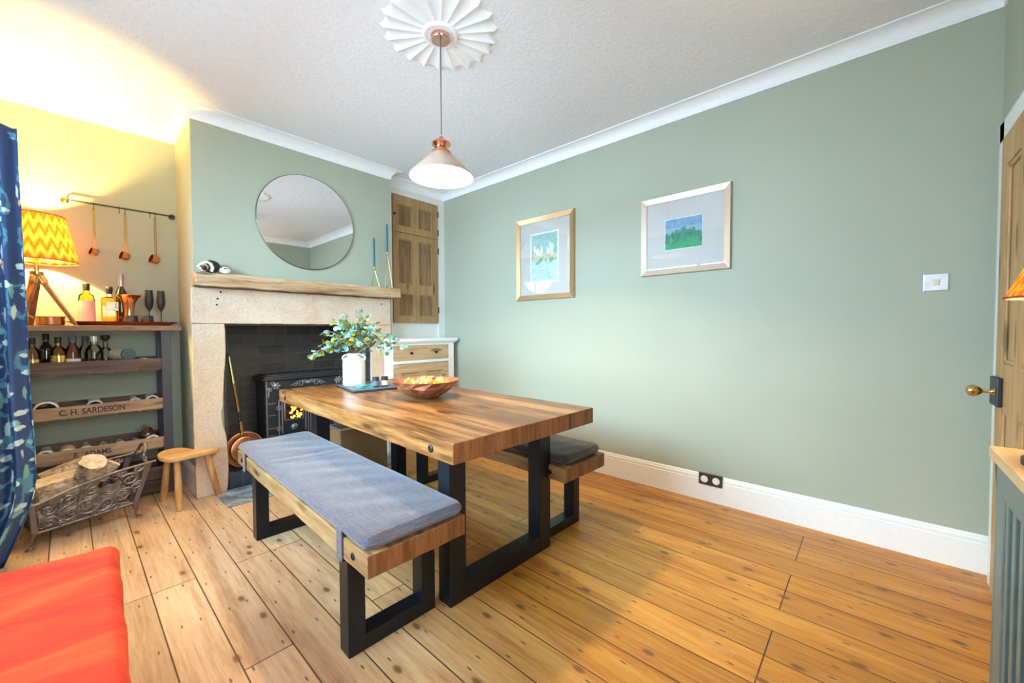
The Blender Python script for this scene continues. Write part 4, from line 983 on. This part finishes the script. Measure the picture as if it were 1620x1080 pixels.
for k, (x, y, r, lab) in enumerate(((-.01, -.02, .046, 'largest central'), (-.085, .055, .034, 'small left'), (.07, -.05, .036, 'small right'), (.04, .075, .036, 'small rear'))):
    t = thing('fairy_light_ball', lab + ' glowing woven fairy light ball in the bowl', 'light ball', (bx + x, by + y, .781 + .030 + r + (math.hypot(x, y) * .30)), 0, 'glowing balls in the bowl')
    wv = MB(); rn = random.Random(40 + k)
    for q in range(14):
        ax = Vector((rn.gauss(0, 1), rn.gauss(0, 1), rn.gauss(0, 1))).normalized(); u, v_ = wv.frame(None, ax)
        wv.tube([(u * cos(2 * pi * i / 20) + v_ * sin(2 * pi * i / 20)) * r for i in range(20)], .0016, 4, closed=True)
    wv.build('woven_shell', M['brass'], t, smooth=True, weld=False)
    gl = MB()
    for q in range(16):
        ax = Vector((rn.gauss(0, 1), rn.gauss(0, 1), rn.gauss(0, 1))).normalized(); gl.ball(ax * r * .82, .006, 8)
    gl.build('lights', M['fairy'], t, smooth=True, weld=False)
point('fairy_light_glow', (bx, by, .875), .8, (1, .5, .1), .03)

# ------------------------------------------------------------------ brown box beyond the table
bxo = thing('brown_box', 'plain tan-brown open box on the hearth slab beyond the table', 'box', (1.60, 3.16, .006))
w_, d_, h_ = .20, .10, .43
MB().box((-w_, -d_, 0), (w_, -d_ + .012, h_)).box((-w_, d_ - .012, 0), (w_, d_, h_)).box((-w_, -d_ + .012, 0), (-w_ + .012, d_ - .012, h_)).box((w_ - .012, -d_ + .012, 0), (w_, d_ - .012, h_)).box((-w_ + .012, -d_ + .012, 0), (w_ - .012, d_ - .012, .012)).build('box_body', M['brown_box'], bxo, bevel=.003)
MB().box((-w_ - .006, -d_ - .006, h_ - .014), (w_ + .006, -d_, h_ + .002)).box((-w_ - .006, d_, h_ - .014), (w_ + .006, d_ + .006, h_ + .002)).box((-w_ - .006, -d_, h_ - .014), (-w_, d_, h_ + .002)).box((w_, -d_, h_ - .014), (w_ + .006, d_, h_ + .002)).build('metal_rim', M['foil'], bxo, bevel=.001)

# ------------------------------------------------------------------ stool
so_ = thing('milking_stool', 'small honey-coloured three-legged stool with kidney-shaped seat beside jamb', 'stool', (.54, 3.62, 0))
out = [(.386, 3.603), (.395, 3.66), (.421, 3.714), (.47, 3.75), (.535, 3.73), (.565, 3.66), (.585, 3.60), (.63, 3.570), (.69, 3.572), (.722, 3.545), (.712, 3.495), (.66, 3.470), (.62, 3.468), (.584, 3.468), (.53, 3.452), (.469, 3.440), (.425, 3.455), (.396, 3.52)]
# smooth the outline
def chaikin(p, k=2):
    for _ in range(k):
        q = []
        for i in range(len(p)):
            a, b = Vector(p[i]), Vector(p[(i + 1) % len(p)]); q += [tuple(a * .75 + b * .25), tuple(a * .25 + b * .75)]
        p = q
    return p
MB().prism(chaikin([(x - .54, y - 3.62) for x, y in out]), .328, .360).build('seat', M['stool_wood'], so_, bevel=.009, segs=3)
for (a, b_) in (((.475, 3.50), (.474, 3.44)), ((.45, 3.66), (.425, 3.72)), ((.645, 3.525), (.715, 3.545))):
    MB().tube([(b_[0] - .54, b_[1] - 3.62, 0), ((a[0] + b_[0]) / 2 - .54, (a[1] + b_[1]) / 2 - 3.62, .165), (a[0] - .54, a[1] - 3.62, .33)], [.020, .0205, .018], 16).build('leg', M['stool_leg_wood'], so_, smooth=True)

# ------------------------------------------------------------------ wine rack in the left alcove
RX0, RX1, RY0, RY1 = -.45, .513, 3.90, 4.19
rk = thing('wine_rack', 'dark wood and crate-slat wine rack unit with plank top in left alcove', 'rack', (.03, 4.05, 0))
ro = (.03, 4.05, 0)
def rbx(a, b, name, mat, bev=.003, par=None): return MB().box(tuple(a[i] - ro[i] for i in range(3)), tuple(b[i] - ro[i] for i in range(3))).build(name, mat, par or rk, bevel=bev)
M['post'] = plain('dark_grey_post', (.075, .072, .085), .5, bumpscale=30, bumps=.1)
for x in (RX0, RX1 - .054):
    for y in (RY0, RY1 - .04): rbx((x, y, 0), (x + .054, y + .04, 1.205), 'post', M['post'])
rbx((RX0 - .02, RY0 - .015, 1.207), (.578, RY1 + .02, 1.243), 'top_board', M['rack_top'], .004)
def crate(zt, zb, fmat, bmat, txt=None, tsz=.05, tx=0, tz=0, tsx=1):
    f = rbx((RX0 + .054, RY0 + .002, zb), (RX1 - .054, RY0 + .016, zt), 'front_slat', fmat, .002)
    rbx((RX0 + .054, RY1 - .016, zb + .005), (RX1 - .054, RY1 - .002, zt + .005), 'back_slat', bmat, .002)
    for x in (RX0 + .054, RX1 - .066): rbx((x, RY0 + .016, zb), (x + .012, RY1 - .016, zt), 'end_slat', bmat, .002)
    n = 7
    for i in range(n):
        x = RX0 + .054 + (RX1 - RX0 - .108) * (i + .05) / n; rbx((x, RY0 + .004, zb - .009), (x + .105, RY1 - .004, zb), 'base_slat', bmat, .001)
    if txt: text_mesh(txt, tsz, M['ink'], 'lettering', f, (tx - ro[0], RY0 + .0018 - ro[1], tz), (rad(90), 0, 0), sx=tsx)
    return f
M['ink'] = plain('faded_black_ink', (.05, .045, .05), .8)
crate(1.005, .925, M['rack_dark'], M['rack_dark'])
crate(.712, .634, M['crate'], M['rack_dark'], 'C. H. SARDESON', .052, -.052, .655, .80)
crate(.425, .346, M['crate'], M['rack_dark'], 'E.  ADAMS', .048, .005, .367, .80)
crate(.205, .125, M['rack_dark'], M['rack_dark'])
rbx((RX0 + .054, RY0 + .002, .025), (RX1 - .054, RY0 + .016, .105), 'front_slat', M['rack_dark'], .002)
# --- bottles (upright)
def bottle(name, label, cat, loc, prof, glass, cap_prof, capmat, lab=None, group=None, square=False, fill=None, rotz=0, scale_y=1):
    t = thing(name, label, cat, loc, rotz, group)
    rf = (lambda a: 1 / max(abs(cos(a)), abs(sin(a)), .78)) if square else None
    if square: prof = [(r * .86, h) for r, h in prof]
    o = MB().lathe(prof, (0, 0, 0), 36, rf=rf if square else None).build('glass_body', glass, t, smooth=True); o.scale = (1, scale_y, 1)
    MB().lathe(cap_prof, (0, 0, 0), 24).build('stopper', capmat, t, smooth=True)
    if lab:
        r, z0, z1, mt_ = lab; k = MB().lathe([(r, z0), (r, z1)], (0, 0, 0), 36, cap0=False, cap1=False, rf=rf if square else None).build('label', mt_, t, smooth=True); k.scale = (1, scale_y, 1)
    return t
tz = 1.258
tr = thing('copper_tray', 'long shallow red copper tray on top of the wine rack', 'tray', (.285, 4.055, 1.243))
def oval(r, h, k=.40): return [(r * cos(2 * pi * i / 64), r * k * sin(2 * pi * i / 64), h) for i in range(64)]
tv = MB(); rg = [oval(.22, 0.001, .40), oval(.245, .004, .42), oval(.30, .030, .43), oval(.304, .030, .43), oval(.248, .010, .42), oval(.22, .008, .40)]
vs = [v for r in rg for v in r]; fs = []
for i in range(5):
    for j in range(64): fs.append((i * 64 + j, i * 64 + (j + 1) % 64, (i + 1) * 64 + (j + 1) % 64, (i + 1) * 64 + j))
fs += [tuple(range(64))[::-1], tuple(range(320, 384))]
tv.add(vs, fs).build('tray_body', M['tray_copper'], tr, smooth=True)
tz = 1.2515
bottle('spirit_bottle', 'flask-shaped amber spirit bottle with pink label and black cap on tray', 'bottle', (.092, 4.085, tz), [(.038, 0), (.042, .006), (.042, .17), (.036, .205), (.018, .222), (.016, .24)], M['amber'], [(.017, .237), (.018, .24), (.019, .280), (.017, .285)], M['black'], (.0425, .02, .165, M['label_pink']), scale_y=.6)
bottle('spirit_bottle', 'square amber whisky bottle with white label beside the copper funnel pitcher', 'bottle', (.205, 4.075, tz), [(.050, 0), (.052, .004), (.052, .178), (.045, .192), (.016, .200), (.015, .222)], M['amber'], [(.0155, .220), (.017, .222), (.017, .240), (.019, .243), (.019, .268), (.017, .271)], M['black'], None, square=True, scale_y=.7)
lb = MB().box((-.018, -.041, .10), (.042, -.040, .160)).build('paper_label', M['label_white'], None); lb.parent = [o for o in bpy.data.objects if o.get('label', '').startswith('square amber')][0]
k_ = MB(); k_.tube([(.022, -.0415, .145), (.030, -.0415, .150), (.036, -.0415, .146)], .002, 5).tube([(.030, -.0415, .150), (.028, -.0415, .125), (.020, -.0415, .118)], .002, 5).tube([(.028, -.0415, .130), (.036, -.0415, .122), (.034, -.0415, .112)], .0018, 5)
k_.build('ink_mark', M['ink'], lb, smooth=True)
bottle('wine_bottle', 'dark wine bottle with silver foil neck standing behind the copper pitcher', 'bottle', (.272, 4.157, tz), [(.036, 0), (.038, .005), (.038, .20), (.030, .245), (.015, .275), (.0135, .30)], M['darkglass'], [(.0145, .285), (.0145, .365), (.016, .368), (.015, .375)], M['foil'])
pt = thing('copper_pitcher', 'small polished copper pitcher with wide flared rim on tray', 'pitcher', (.305, 4.06, tz))
MB().lathe([(.036, 0), (.038, .01), (.030, .05), (.027, .10), (.034, .155), (.052, .195), (.070, .215), (.068, .217), (.048, .195), (.030, .155), (.022, .10), (.02, .02), (0, .015)], (0, 0, 0), 36).build('body', M['copper'], pt, smooth=True)
def tumbler(x, y, lab):
    tag(MB().lathe([(.026, 0), (.034, .012), (.037, .03), (.033, .066), (.030, .066), (.033, .03), (.022, .006), (0, .005)], (0, 0, 0), 32).build('stemless_glass', M['matt_glass'], smooth=True, loc=(x, y, tz)), lab, 'glass', 'matt black stemless glasses')
tumbler(.308, 3.975, 'left matt black stemless glass on the copper tray'); tumbler(.395, 3.985, 'right matt black stemless glass on the copper tray')
fl = thing('champagne_flute', 'left matt black champagne flute on the copper tray', 'flute', (.418, 4.085, tz), 0, 'matt black champagne flutes')
MB().lathe([(.011, .115), (.022, .14), (.027, .175), (.024, .22), (.021, .262), (.019, .262), (.024, .18), (0, .125)], (0, 0, 0), 28).build('bowl', M['matt_glass'], fl, smooth=True)
MB().lathe([(.003, .006), (.0028, .10), (.011, .117)], (0, 0, 0), 12).build('stem', M['matt_glass'], fl, smooth=True)
MB().lathe([(.028, 0), (.028, .002), (.003, .007)], (0, 0, 0), 28).build('foot', M['matt_glass'], fl, smooth=True)
copy_tree(fl, loc=(.486, 4.085, tz), label='right matt black champagne flute at the tray end')
# copper saucepan on rack top left
cp = thing('copper_saucepan', 'small copper saucepan with brass handle under the tripod lamp', 'saucepan', (-.075, 3.985, 1.243))
MB().lathe([(.055, 0), (.062, .006), (.066, .055), (.069, .058), (.064, .058), (.058, .008), (0, .006)], (0, 0, 0), 36).build('pan', M['copper_dull'], cp, smooth=True)
MB().tube([(-.062, -.01, .045), (-.10, -.02, .070), (-.15, -.03, .085), (-.19, -.03, .085)], [.006, .005, .006, .008], 8).build('handle', M['brass'], cp, smooth=True)
# --- tripod lamp
tl = thing('tripod_lamp', 'wooden tripod table lamp with glowing yellow zigzag shade on wine rack', 'table lamp', (-.126, 4.0, 1.243))
hub = Vector((0, 0, .335))
for (fx, fy) in ((.165, -.045), (-.075, -.075), (-.04, .13)):
    foot = Vector((fx, fy, .0)); dv = (foot - hub); w1 = Vector((-dv.y, dv.x, 0)).normalized()
    a0 = hub + dv * .06; pts = [a0, foot]
    v_ = []
    for p, hw, ht in ((a0, .022, .011), (foot, .013, .008)):
        nn2 = dv.cross(w1).normalized()
        v_ += [p + w1 * hw + nn2 * ht, p - w1 * hw + nn2 * ht, p - w1 * hw - nn2 * ht, p + w1 * hw - nn2 * ht]
    lg = MB().add(v_, [(0, 1, 2, 3), (4, 7, 6, 5), (0, 4, 5, 1), (1, 5, 6, 2), (2, 6, 7, 3), (3, 7, 4, 0)]).build('leg', M['lamp_wood'], tl, bevel=.002)
    MB().tube([a0 + dv * -.04, a0 + dv * .13], .024, 8).build('brass_cap', M['brass'], lg, smooth=True)
MB().lathe([(.028, .315), (.032, .325), (.032, .345), (.012, .352), (.010, .42), (.016, .425), (.016, .47), (0, .47)], (0, 0, 0), 24).build('hub', M['brass'], tl, smooth=True)
frustum_shade('lamp_shade', tl, .192, .412, .132, .705, M['shade_ikat'], 0, M['trim_red'])
MB().ball((0, 0, .53), .03, 14).build('bulb', M['bulb'], tl, smooth=True)
# --- middle shelf bottles
mz = .927
def crowd(x, y, prof_r, h, nr, glass, cap, label, name='spirit_bottle', lab=None, caph=.04, capr=None, sq=False):
    capr = capr or nr * 1.15
    pr = [(prof_r * .95, 0), (prof_r, .006), (prof_r, h * .55), (prof_r * .85, h * .66), (nr, h * .76), (nr, h * .86)]
    bottle(name, label, 'bottle', (x, y, mz), pr, glass, [(capr * .95, h * .86 - .005), (capr, h * .87), (capr, h - .003), (capr * .9, h)], cap, lab, square=sq)
crowd(-.155, 3.97, .036, .235, .014, M['amber'], M['black'], 'short amber bottle at left of the middle rack shelf by the curtain', lab=(.0365, .03, .10, M['brass']))
crowd(-.100, 4.10, .034, .262, .014, M['darkglass'], M['black'], 'tall dark glass bottle at the back left of the middle rack shelf')
crowd(-.045, 3.96, .038, .24, .014, M['amber'], M['black'], 'gold-labelled bottle second from curtain on the middle rack shelf', lab=(.0385, .03, .12, M['brass']))
crowd(.018, 3.985, .036, .245, .017, M['pinkglass'], M['slate_lid'], 'pink glass bottle with white label on the middle rack shelf', lab=(.0365, .035, .095, M['label_white']), capr=.020)
crowd(.118, 3.98, .046, .245, .020, M['glass'], M['foil'], 'clear broad bottle with tall silver cap on middle rack shelf', capr=.023)
crowd(.080, 4.11, .034, .245, .015, M['glass'], M['slate_lid'], 'clear slim bottle behind the silver-capped one on middle rack shelf')
bottle('decanter', 'round clear glass decanter with black stopper on the middle rack shelf', 'bottle', (.178, 4.10, mz), [(.030, 0), (.052, .03), (.060, .075), (.050, .12), (.025, .15), (.013, .165), (.012, .21)], M['glass'], [(.011, .205), (.012, .212), (.024, .222), (.025, .245), (.020, .25)], M['black'])
tn = thing('round_canister', 'cream canister with slate-blue lid lying on its side on rack shelf', 'canister', (.268, 4.0, mz + .112), rad(25))
MB().cyl((0, -.035, 0), (0, .10, 0), .040, n=32).build('body', M['cream_tin'], tn, smooth=True)
MB().cyl((0, -.050, 0), (0, -.034, 0), .042, n=32).build('lid', M['slate_lid'], tn, smooth=True)
# --- bottles lying down
def lying(name, label, x, z, r, body, ring, group, y0=3.925):
    t = thing(name, label, 'bottle', (x, y0, z), 0, group)
    MB().lathe([(r * .55, .006), (r * .82, .0), (r, .006), (r, .15), (r * .8, .185), (.014, .215), (.014, .248)], (0, 0, 0), 28, axis=(0, 1, 0)).build('glass_body', body, t, smooth=True)
    MB().lathe([(r * .80, -.0015), (r * .98, .004), (r * 1.01, .012), (r * 1.01, .016)], (0, 0, 0), 28, axis=(0, 1, 0), cap0=False, cap1=False).build('base_ring', ring, t, smooth=True)
    return t
g3 = 'bottles lying in the lower lettered crate'; g2 = 'bottles lying in the upper lettered crate'; g1 = 'bottles lying on the middle rack shelf'
for k, (x, r, bm_, rm, d_) in enumerate(((.277, .036, 'darkglass', 'ring', 'dark bottle lying left of the canister'), (.372, .040, 'cream_tin', 'cream_tin', 'cream-ended bottle lying just right of the canister'), (.434, .034, 'darkglass', 'ring', 'pale-ringed bottle lying against the right post'))):
    lying('wine_bottle', d_ + ' on middle rack shelf', x, mz + r + .001, r, M[bm_], M[rm], g1)
for k, (x, r, d_) in enumerate(((-.105, .060, 'big dark bottle base leftmost in the upper lettered crate'), (.112, .044, 'dark bottle base above the lettering middle in the upper crate'), (.315, .038, 'second dark bottle from right in the upper lettered crate'), (.405, .042, 'rightmost dark bottle in the upper lettered crate'))):
    lying('wine_bottle', d_, x, .634 + r + .001 + (.0 if r > .05 else .012), r, M['darkglass'], M['ring'], g2)
for k, (x, r, bm_, rm, d_) in enumerate(((-.115, .046, 'darkglass', 'ring', 'leftmost dark bottle'), (-.022, .042, 'cream_tin', 'cream_tin', 'cream-ended bottle second from left'), (.066, .042, 'brownglass', 'cream_label', 'bottle with yellowish ring third from left'), (.150, .040, 'darkglass', 'slate_lid', 'dark greenish bottle fourth from left'), (.232, .040, 'darkglass', 'ring', 'dark bottle fifth from left'), (.316, .038, 'darkglass', 'ring', 'dark bottle third from right'), (.400, .046, 'darkglass', 'ring', 'large ringed bottle at the right'))):
    lying('wine_bottle', d_ + ' in the lower lettered crate', x, .346 + r + .001, r, M[bm_], M[rm], g3)
lying('wine_bottle', 'red-brown bottle stacked above the others at right of lower lettered crate', .372, .346 + .118, .036, M['brownglass'], M['brownglass'], g3, 3.94)

# --- rail with copper measuring cups
rl = thing('hanging_rail', 'black iron hanging rail on the yellow-lit alcove wall', 'rail', (.294, YA, 2.122))
MB().tube([(-.275, -.035, 0), (.275, -.035, 0)], .006, 10).build('bar', M['iron'], rl, smooth=True)
for s_ in (-1, 1):
    MB().tube([(s_ * .275, -.035, 0), (s_ * .286, -.03, 0), (s_ * .288, -.004, 0)], .006, 8).lathe([(.022, 0), (.022, .004), (.010, .008)], (s_ * .288, 0, 0), 20, axis=(0, -1, 0)).build('wall_mount', M['iron'] if s_ > 0 else M['brass'], rl, smooth=True)
def hook(x, par, nm='hook'):
    p = [(x, -.035 + .009 * cos(a), .0 + .009 * sin(a)) for a in [rad(q) for q in range(-60, 200, 26)]] + [(x, -.046, -.02), (x, -.040, -.036), (x, -.030, -.040), (x, -.026, -.032)]
    MB().tube(p, .0022, 6).build(nm, M['iron'], par, smooth=True)
for x in (-.148, -.014, -.002 + .0, .148, .170): pass
for x in (-.150, -.018, .014, .152, .182): hook(x, rl)
for k, (x, lab, r, Lh) in enumerate(((-.150, 'leftmost and smallest copper measuring cup hanging from the rail', .026, .30), (.000, 'middle copper measuring cup hanging from the rail', .031, .31), (.172, 'rightmost copper measuring cup hanging from the rail', .033, .315))):
    x0 = (-.150, .014, .182)[k]
    t = thing('measuring_cup', lab, 'measuring cup', (.294 + x0, YA - .030, 2.085), 0, 'copper measuring cups on the rail')
    MB().tube([(0, 0, .004), (.006, 0, -.006), (.004, 0, -.02), (.005, -.004, -Lh)], .0026, 6).tube([(0.0, 0, .004), (-.006, 0, -.006), (-.004, 0, -.02), (-.005, -.004, -Lh)], .0026, 6).build('handle', M['brass'], t, smooth=True)
    MB().lathe([(r * .2, 0), (r * .85, .002), (r, .012), (r, r * 1.45), (r * 1.06, r * 1.5), (r * .93, r * 1.5), (r * .9, .012), (0, .006)], (-r * .25 + .02, -.028 - r * .1, -Lh - .018), 28, axis=(-.90, -.25, .25)).build('cup', M['copper'], t, smooth=True)

# ------------------------------------------------------------------ log basket
ba = rad(13)
lb_ = thing('log_basket', 'ornate scrolled iron fire basket full of logs on the floor by curtain', 'log basket', (-.15, 3.425, 0), ba)
BL, BD_, = .42, .31
def flare(mb):
    for v in mb.v:
        q = max(0, v.z - .09) / .26; v.x += q * (.082 * (max(0, v.x) / BL) ** 2 if v.x > .1 else -.015 * (1 - max(0, v.x) / .1))
    return mb
def scr(mb, c, s, u, sgn, start=0, turns=1.3, r=.0072, up_=Vector((0, 0, 1))):
    p = []
    for i in range(20):
        t = i / 19; a = start + sgn * t * turns * 2 * pi; rr = s * (1 - t * .8); p.append(Vector(c) + u * (rr * cos(a)) + up_ * (rr * sin(a)))
    mb.tube(p, [r * (1 - .35 * i / 19) for i in range(20)], 6)
ux = Vector((1, 0, 0)); uy = Vector((0, 1, 0))
def bottomz(t): return .10 - .025 * sin(pi * t) 
def top_curve(t): return .245 + .10 * t ** 1.3 + .028 * sin(t * pi * 1.0)
for side, y0, nm in ((0, 0, 'front_panel'), (1, BD_, 'back_panel')):
    mb = MB()
    mb.tube([(BL * i / 12, y0, .085 + .015 * (i / 12)) for i in range(13)], .009, 8)
    mb.tube([(BL * i / 24 + (.02 * i / 24), y0 - .02 * (1 - 2 * side), top_curve(i / 24)) for i in range(25)], .0075, 8)
    for k, (cx_, cz_, s_, sg, st_) in enumerate(((.055, .13, .034, 1, 0), (.055, .20, .030, -1, 0), (.13, .15, .050, 1, 1.5), (.13, .225, .032, -1, 3), (.20, .17, .058, -1, 0), (.215, .255, .030, 1, 2), (.275, .15, .046, 1, 3), (.285, .235, .045, -1, 1), (.35, .17, .048, 1, 0), (.36, .26, .040, -1, 2.5), (.40, .21, .026, 1, 1), (.10, .105, .02, -1, 2), (.24, .11, .022, 1, 2), (.32, .115, .02, -1, 0), (.33, .305, .022, 1, 1.5), (.385, .315, .02, -1, .5))):
        scr(mb, (cx_, y0 - .01 * (1 - 2 * side), cz_), s_, ux, sg, st_)
        scr(mb, (cx_ + .004, y0 - .01 * (1 - 2 * side), cz_), s_ * .62, ux, -sg, st_ + 2, 1.0, .0045)
    for x in (.095, .165, .245, .31): mb.tube([(x, y0, .09), (x + .02, y0 - .006, .15), (x - .004, y0 - .01, .20), (x + .018, y0 - .014, .26)], .0045, 6)
    flare(mb).build(nm, M['basket_iron'], lb_, smooth=True, weld=False)
for e, x0, nm in ((0, 0, 'left_end'), (1, BL, 'right_end')):
    mb = MB(); H0 = .27 if e == 0 else .33; lean = 0
    mb.tube([(x0, 0, .09), (x0, BD_, .09)], .009, 8)
    mb.tube([(x0 + lean, BD_ * i / 10, H0 + .03 * sin(pi * i / 10)) for i in range(11)], .0075, 8)
    for (cy_, cz_, s_, sg) in ((.06, .14, .036, 1), (.12, .17, .05, -1), (.19, .14, .036, 1), (.07, .22, .03, -1), (.18, .22, .03, 1), (.12, .25, .028, 1)): scr(mb, (x0 + lean * .5, cy_, cz_), s_, uy, sg, cy_ * 20)
    # handle loop on top
    n_ = 14; mb.tube([(x0 + lean, BD_ / 2 + .052 * cos(pi * (i / n_ * 1.3 - .15)), H0 + .055 + .055 * sin(pi * (i / n_ * 1.3 - .15))) for i in range(n_ + 1)], .0075, 8)
    for s_ in (-1, 1): scr(mb, (x0 + lean, BD_ / 2 + s_ * .05, H0 + .035), .022, uy, s_, 0, 1.2, .006); scr(mb, (x0 + lean, BD_ / 2 + s_ * .085, H0 + .015), .018, uy, -s_, 1, 1.2, .006)
    mb.ball((x0 + lean, BD_ / 2, H0 + .05), .014, 10)
    flare(mb).build(nm, M['basket_iron'], lb_, smooth=True, weld=False)
for (x, y) in ((0, 0), (BL, 0), (0, BD_), (BL, BD_)):
    mb = MB().box((x - .012, y - .012, .085), (x + .012, y + .012, .255 if x == 0 else .33))
    mb.tube([(x, y, .09), (x + (.012 if x else -.012), y, .055), (x + (.004 if x else -.004), y, .02), (x + (.024 if x else -.02), y, .008)], [.013, .010, .007, .009], 8).lathe([(.018, 0), (.016, .008), (.0, .012)], (x + (.024 if x else -.02), y, 0), 12)
    flare(mb).build('corner_leg', M['basket_iron'], lb_, smooth=False, bevel=.002)
g = MB()
for i in range(9): g.tube([(.0, .02 + i * .034, .098), (BL, .02 + i * .034, .098)], .005, 6)
g.build('grate', M['basket_iron'], lb_, smooth=True)
def log(label, p0, p1, r, half=False, seed=0, flat_up=0):
    rn = random.Random(seed); p0, p1 = Vector(p0), Vector(p1); mid = (p0 + p1) / 2; d = (p1 - p0); Ln = d.length; n = 22
    offs = [1 + rn.uniform(-.07, .07) for _ in range(n)]
    mb = MB(); rings = 7; vs = []
    x, y = mb.frame(None, d)
    for i in range(rings):
        t = i / (rings - 1) - .5
        for j in range(n):
            a = 2 * pi * j / n; rr = r * offs[j] * (1 + rn.uniform(-.02, .02)); u, v = rr * cos(a), rr * sin(a)
            if half and v > flat_up * r: v = flat_up * r + rn.uniform(-.002, .002)
            vs.append(d * t + x * u - y * v * 1.0)
    fs = []; 
    mb.v = vs
    for i in range(rings - 1):
        for j in range(n):
            flat = half and (cos(0) and sin(2 * pi * (j + .5) / n) > flat_up)
            mb.f.append([i * n + j, i * n + (j + 1) % n, (i + 1) * n + (j + 1) % n, (i + 1) * n + j]); mb.mi.append(1 if flat else 0)
    mb.f.append(list(range(n))[::-1]); mb.mi.append(1); mb.f.append([(rings - 1) * n + j for j in range(n)]); mb.mi.append(1)
    o = mb.build('log', [M['bark'], M['split']], smooth=False, loc=mid)
    return tag(o, label, 'log', 'logs in the basket')
def LW(x, y, z):   # basket local to world
    c_, s_ = cos(ba), sin(ba); return (-.15 + x * c_ - y * s_, 3.425 + x * s_ + y * c_, z)
log('large split log with flat pale top at left of the basket', LW(.005, .11, .27), LW(.225, .15, .29), .105, True, 1, .6)
log('upright log with pale cut end leaning up in basket middle', (.035, 3.60, .215), (.085, 3.455, .425), .060, False, 2)
log('log lying behind the large split one in the basket', LW(.08, .24, .31), LW(.27, .23, .37), .045, False, 3)
log('lower log seen through the scrolled front of basket', LW(.21, .09, .155), LW(.40, .12, .165), .055, False, 4)
log('small tan log at right end of basket', LW(.30, .13, .27), LW(.365, .11, .36), .035, False, 5)
log('bottom left log under the large split log', LW(.02, .06, .145), LW(.20, .07, .145), .042, False, 6)

# ------------------------------------------------------------------ curtain
def curtain():
    nz, nx = 60, 90; vs = []; fs = []; uvs = []
    for i in range(nz + 1):
        z = .004 + (2.235 - .004) * i / nz
        # right edge of the cloth: hangs plumb from the heading, drawn in towards the floor
        t = z / 2.235; xr = -.150 + .010 * sin(pi * min(1, max(0, (z - .15) / 1.9))) + .016 * math.exp(-((z - .48) / .3) ** 2) - (.10 * (1 - z / .40) ** 1.5 if z < .40 else 0)
        for j in range(nx + 1):
            s = j / nx; x = xr - .33 * s + .010 * sin(s * 34); amp = .028 + .012 * sin(z * 2 + s * 3)
            y = 3.255 - .10 * s + amp * sin(s * 30 + .3 * sin(z * 1.7)) + .006 * sin(s * 75 + z)
            vs.append((x, y, z)); uvs.append((s * 1.1, z))
    for i in range(nz):
        for j in range(nx): a = i * (nx + 1) + j; fs.append((a, a + 1, a + nx + 2, a + nx + 1))
    me = bpy.data.meshes.new('curtain'); me.from_pydata(vs, [], fs); ul = me.uv_layers.new(name='uv')
    for p in me.polygons:
        p.use_smooth = True
        for li in p.loop_indices: ul.data[li].uv = uvs[me.loops[li].vertex_index]
    me.materials.append(M['curtain']); o = bpy.data.objects.new('curtain', me); COL.objects.link(o)
    md = o.modifiers.new('solid', 'SOLIDIFY'); md.thickness = .004
    return tag(o, 'floor-length navy curtain with blue leaf and orange berry pattern at far left', 'curtain')
curtain()

# ------------------------------------------------------------------ red velvet stool seat in the foreground
rv = thing('velvet_footstool', 'bright red velvet upholstered seat in the bottom left foreground', 'footstool', (-.165, 1.50, 0), rad(-2))
def pillow(w, l, z0, z1, r, bulge, k=4.0, nx=40, ny=50):
    mb = MB(); vs = []; fs = []
    # superellipsoid-like rounded block
    for top in (1, -1):
        for j in range(ny + 1):
            for i in range(nx + 1):
                u = -1 + 2 * i / nx; v = -1 + 2 * j / ny
                u = math.copysign(1 - (1 - abs(u)) ** 1.6, u); v = math.copysign(1 - (1 - abs(v)) ** 1.6, v)
                x, y = u * (w - r), v * (l - r)
                if abs(i - nx / 2) == nx / 2 or abs(j - ny / 2) == ny / 2: pass
                vs.append((x, y, 0))
    return None
def soft_block(name, w, l, z0, z1, r, mat, parent, crown=.02, wr=0, seed=0):
    bm = bmesh.new(); bmesh.ops.create_cube(bm, size=2)
    for v in bm.verts: v.co = Vector((v.co.x * w, v.co.y * l, (z0 + z1) / 2 + v.co.z * (z1 - z0) / 2))
    bmesh.ops.bevel(bm, geom=bm.edges[:], offset=r, segments=5, profile=.5, affect='EDGES')
    for ax, lo, hi, k in ((0, -w, w, 24), (1, -l, l, 40)):
        for i in range(1, k):
            co = [0, 0, 0]; no = [0, 0, 0]; no[ax] = 1; co[ax] = lo + (hi - lo) * i / k
            bmesh.ops.bisect_plane(bm, geom=bm.verts[:] + bm.edges[:] + bm.faces[:], plane_co=co, plane_no=no)
    rn = random.Random(seed); ph = [rn.uniform(0, 6) for _ in range(8)]
    for v in bm.verts:
        u, q = v.co.x / w, v.co.y / l
        if v.co.z > (z0 + z1) / 2:
            v.co.z += crown * (1 - u * u) * (1 - q * q)
            v.co.z += wr * (sin(q * 14 + u * 3 + ph[0]) * .6 + sin(q * 25 - u * 5 + ph[1]) * .35) * (1 - abs(u) ** 4)
        v.co.x += wr * .7 * sin(q * 11 + ph[3]) * (u ** 3)
    bmesh.ops.recalc_face_normals(bm, faces=bm.faces)
    me = bpy.data.meshes.new(name); bm.to_mesh(me); bm.free()
    for p in me.polygons: p.use_smooth = True
    me.materials.append(mat); o = bpy.data.objects.new(name, me); COL.objects.link(o); o.parent = parent; return o
soft_block('upholstered_seat', 0.25, .47, .20, .468, .035, M['red'], rv, .014, .004, 3)
for sx in (-1, 1):
    for sy in (-1, 1): MB().tube([(sx * .20, sy * .40, 0), (sx * .19, sy * .39, .21)], [.014, .022], 14).build('leg', M['lamp_wood'], rv, smooth=True)
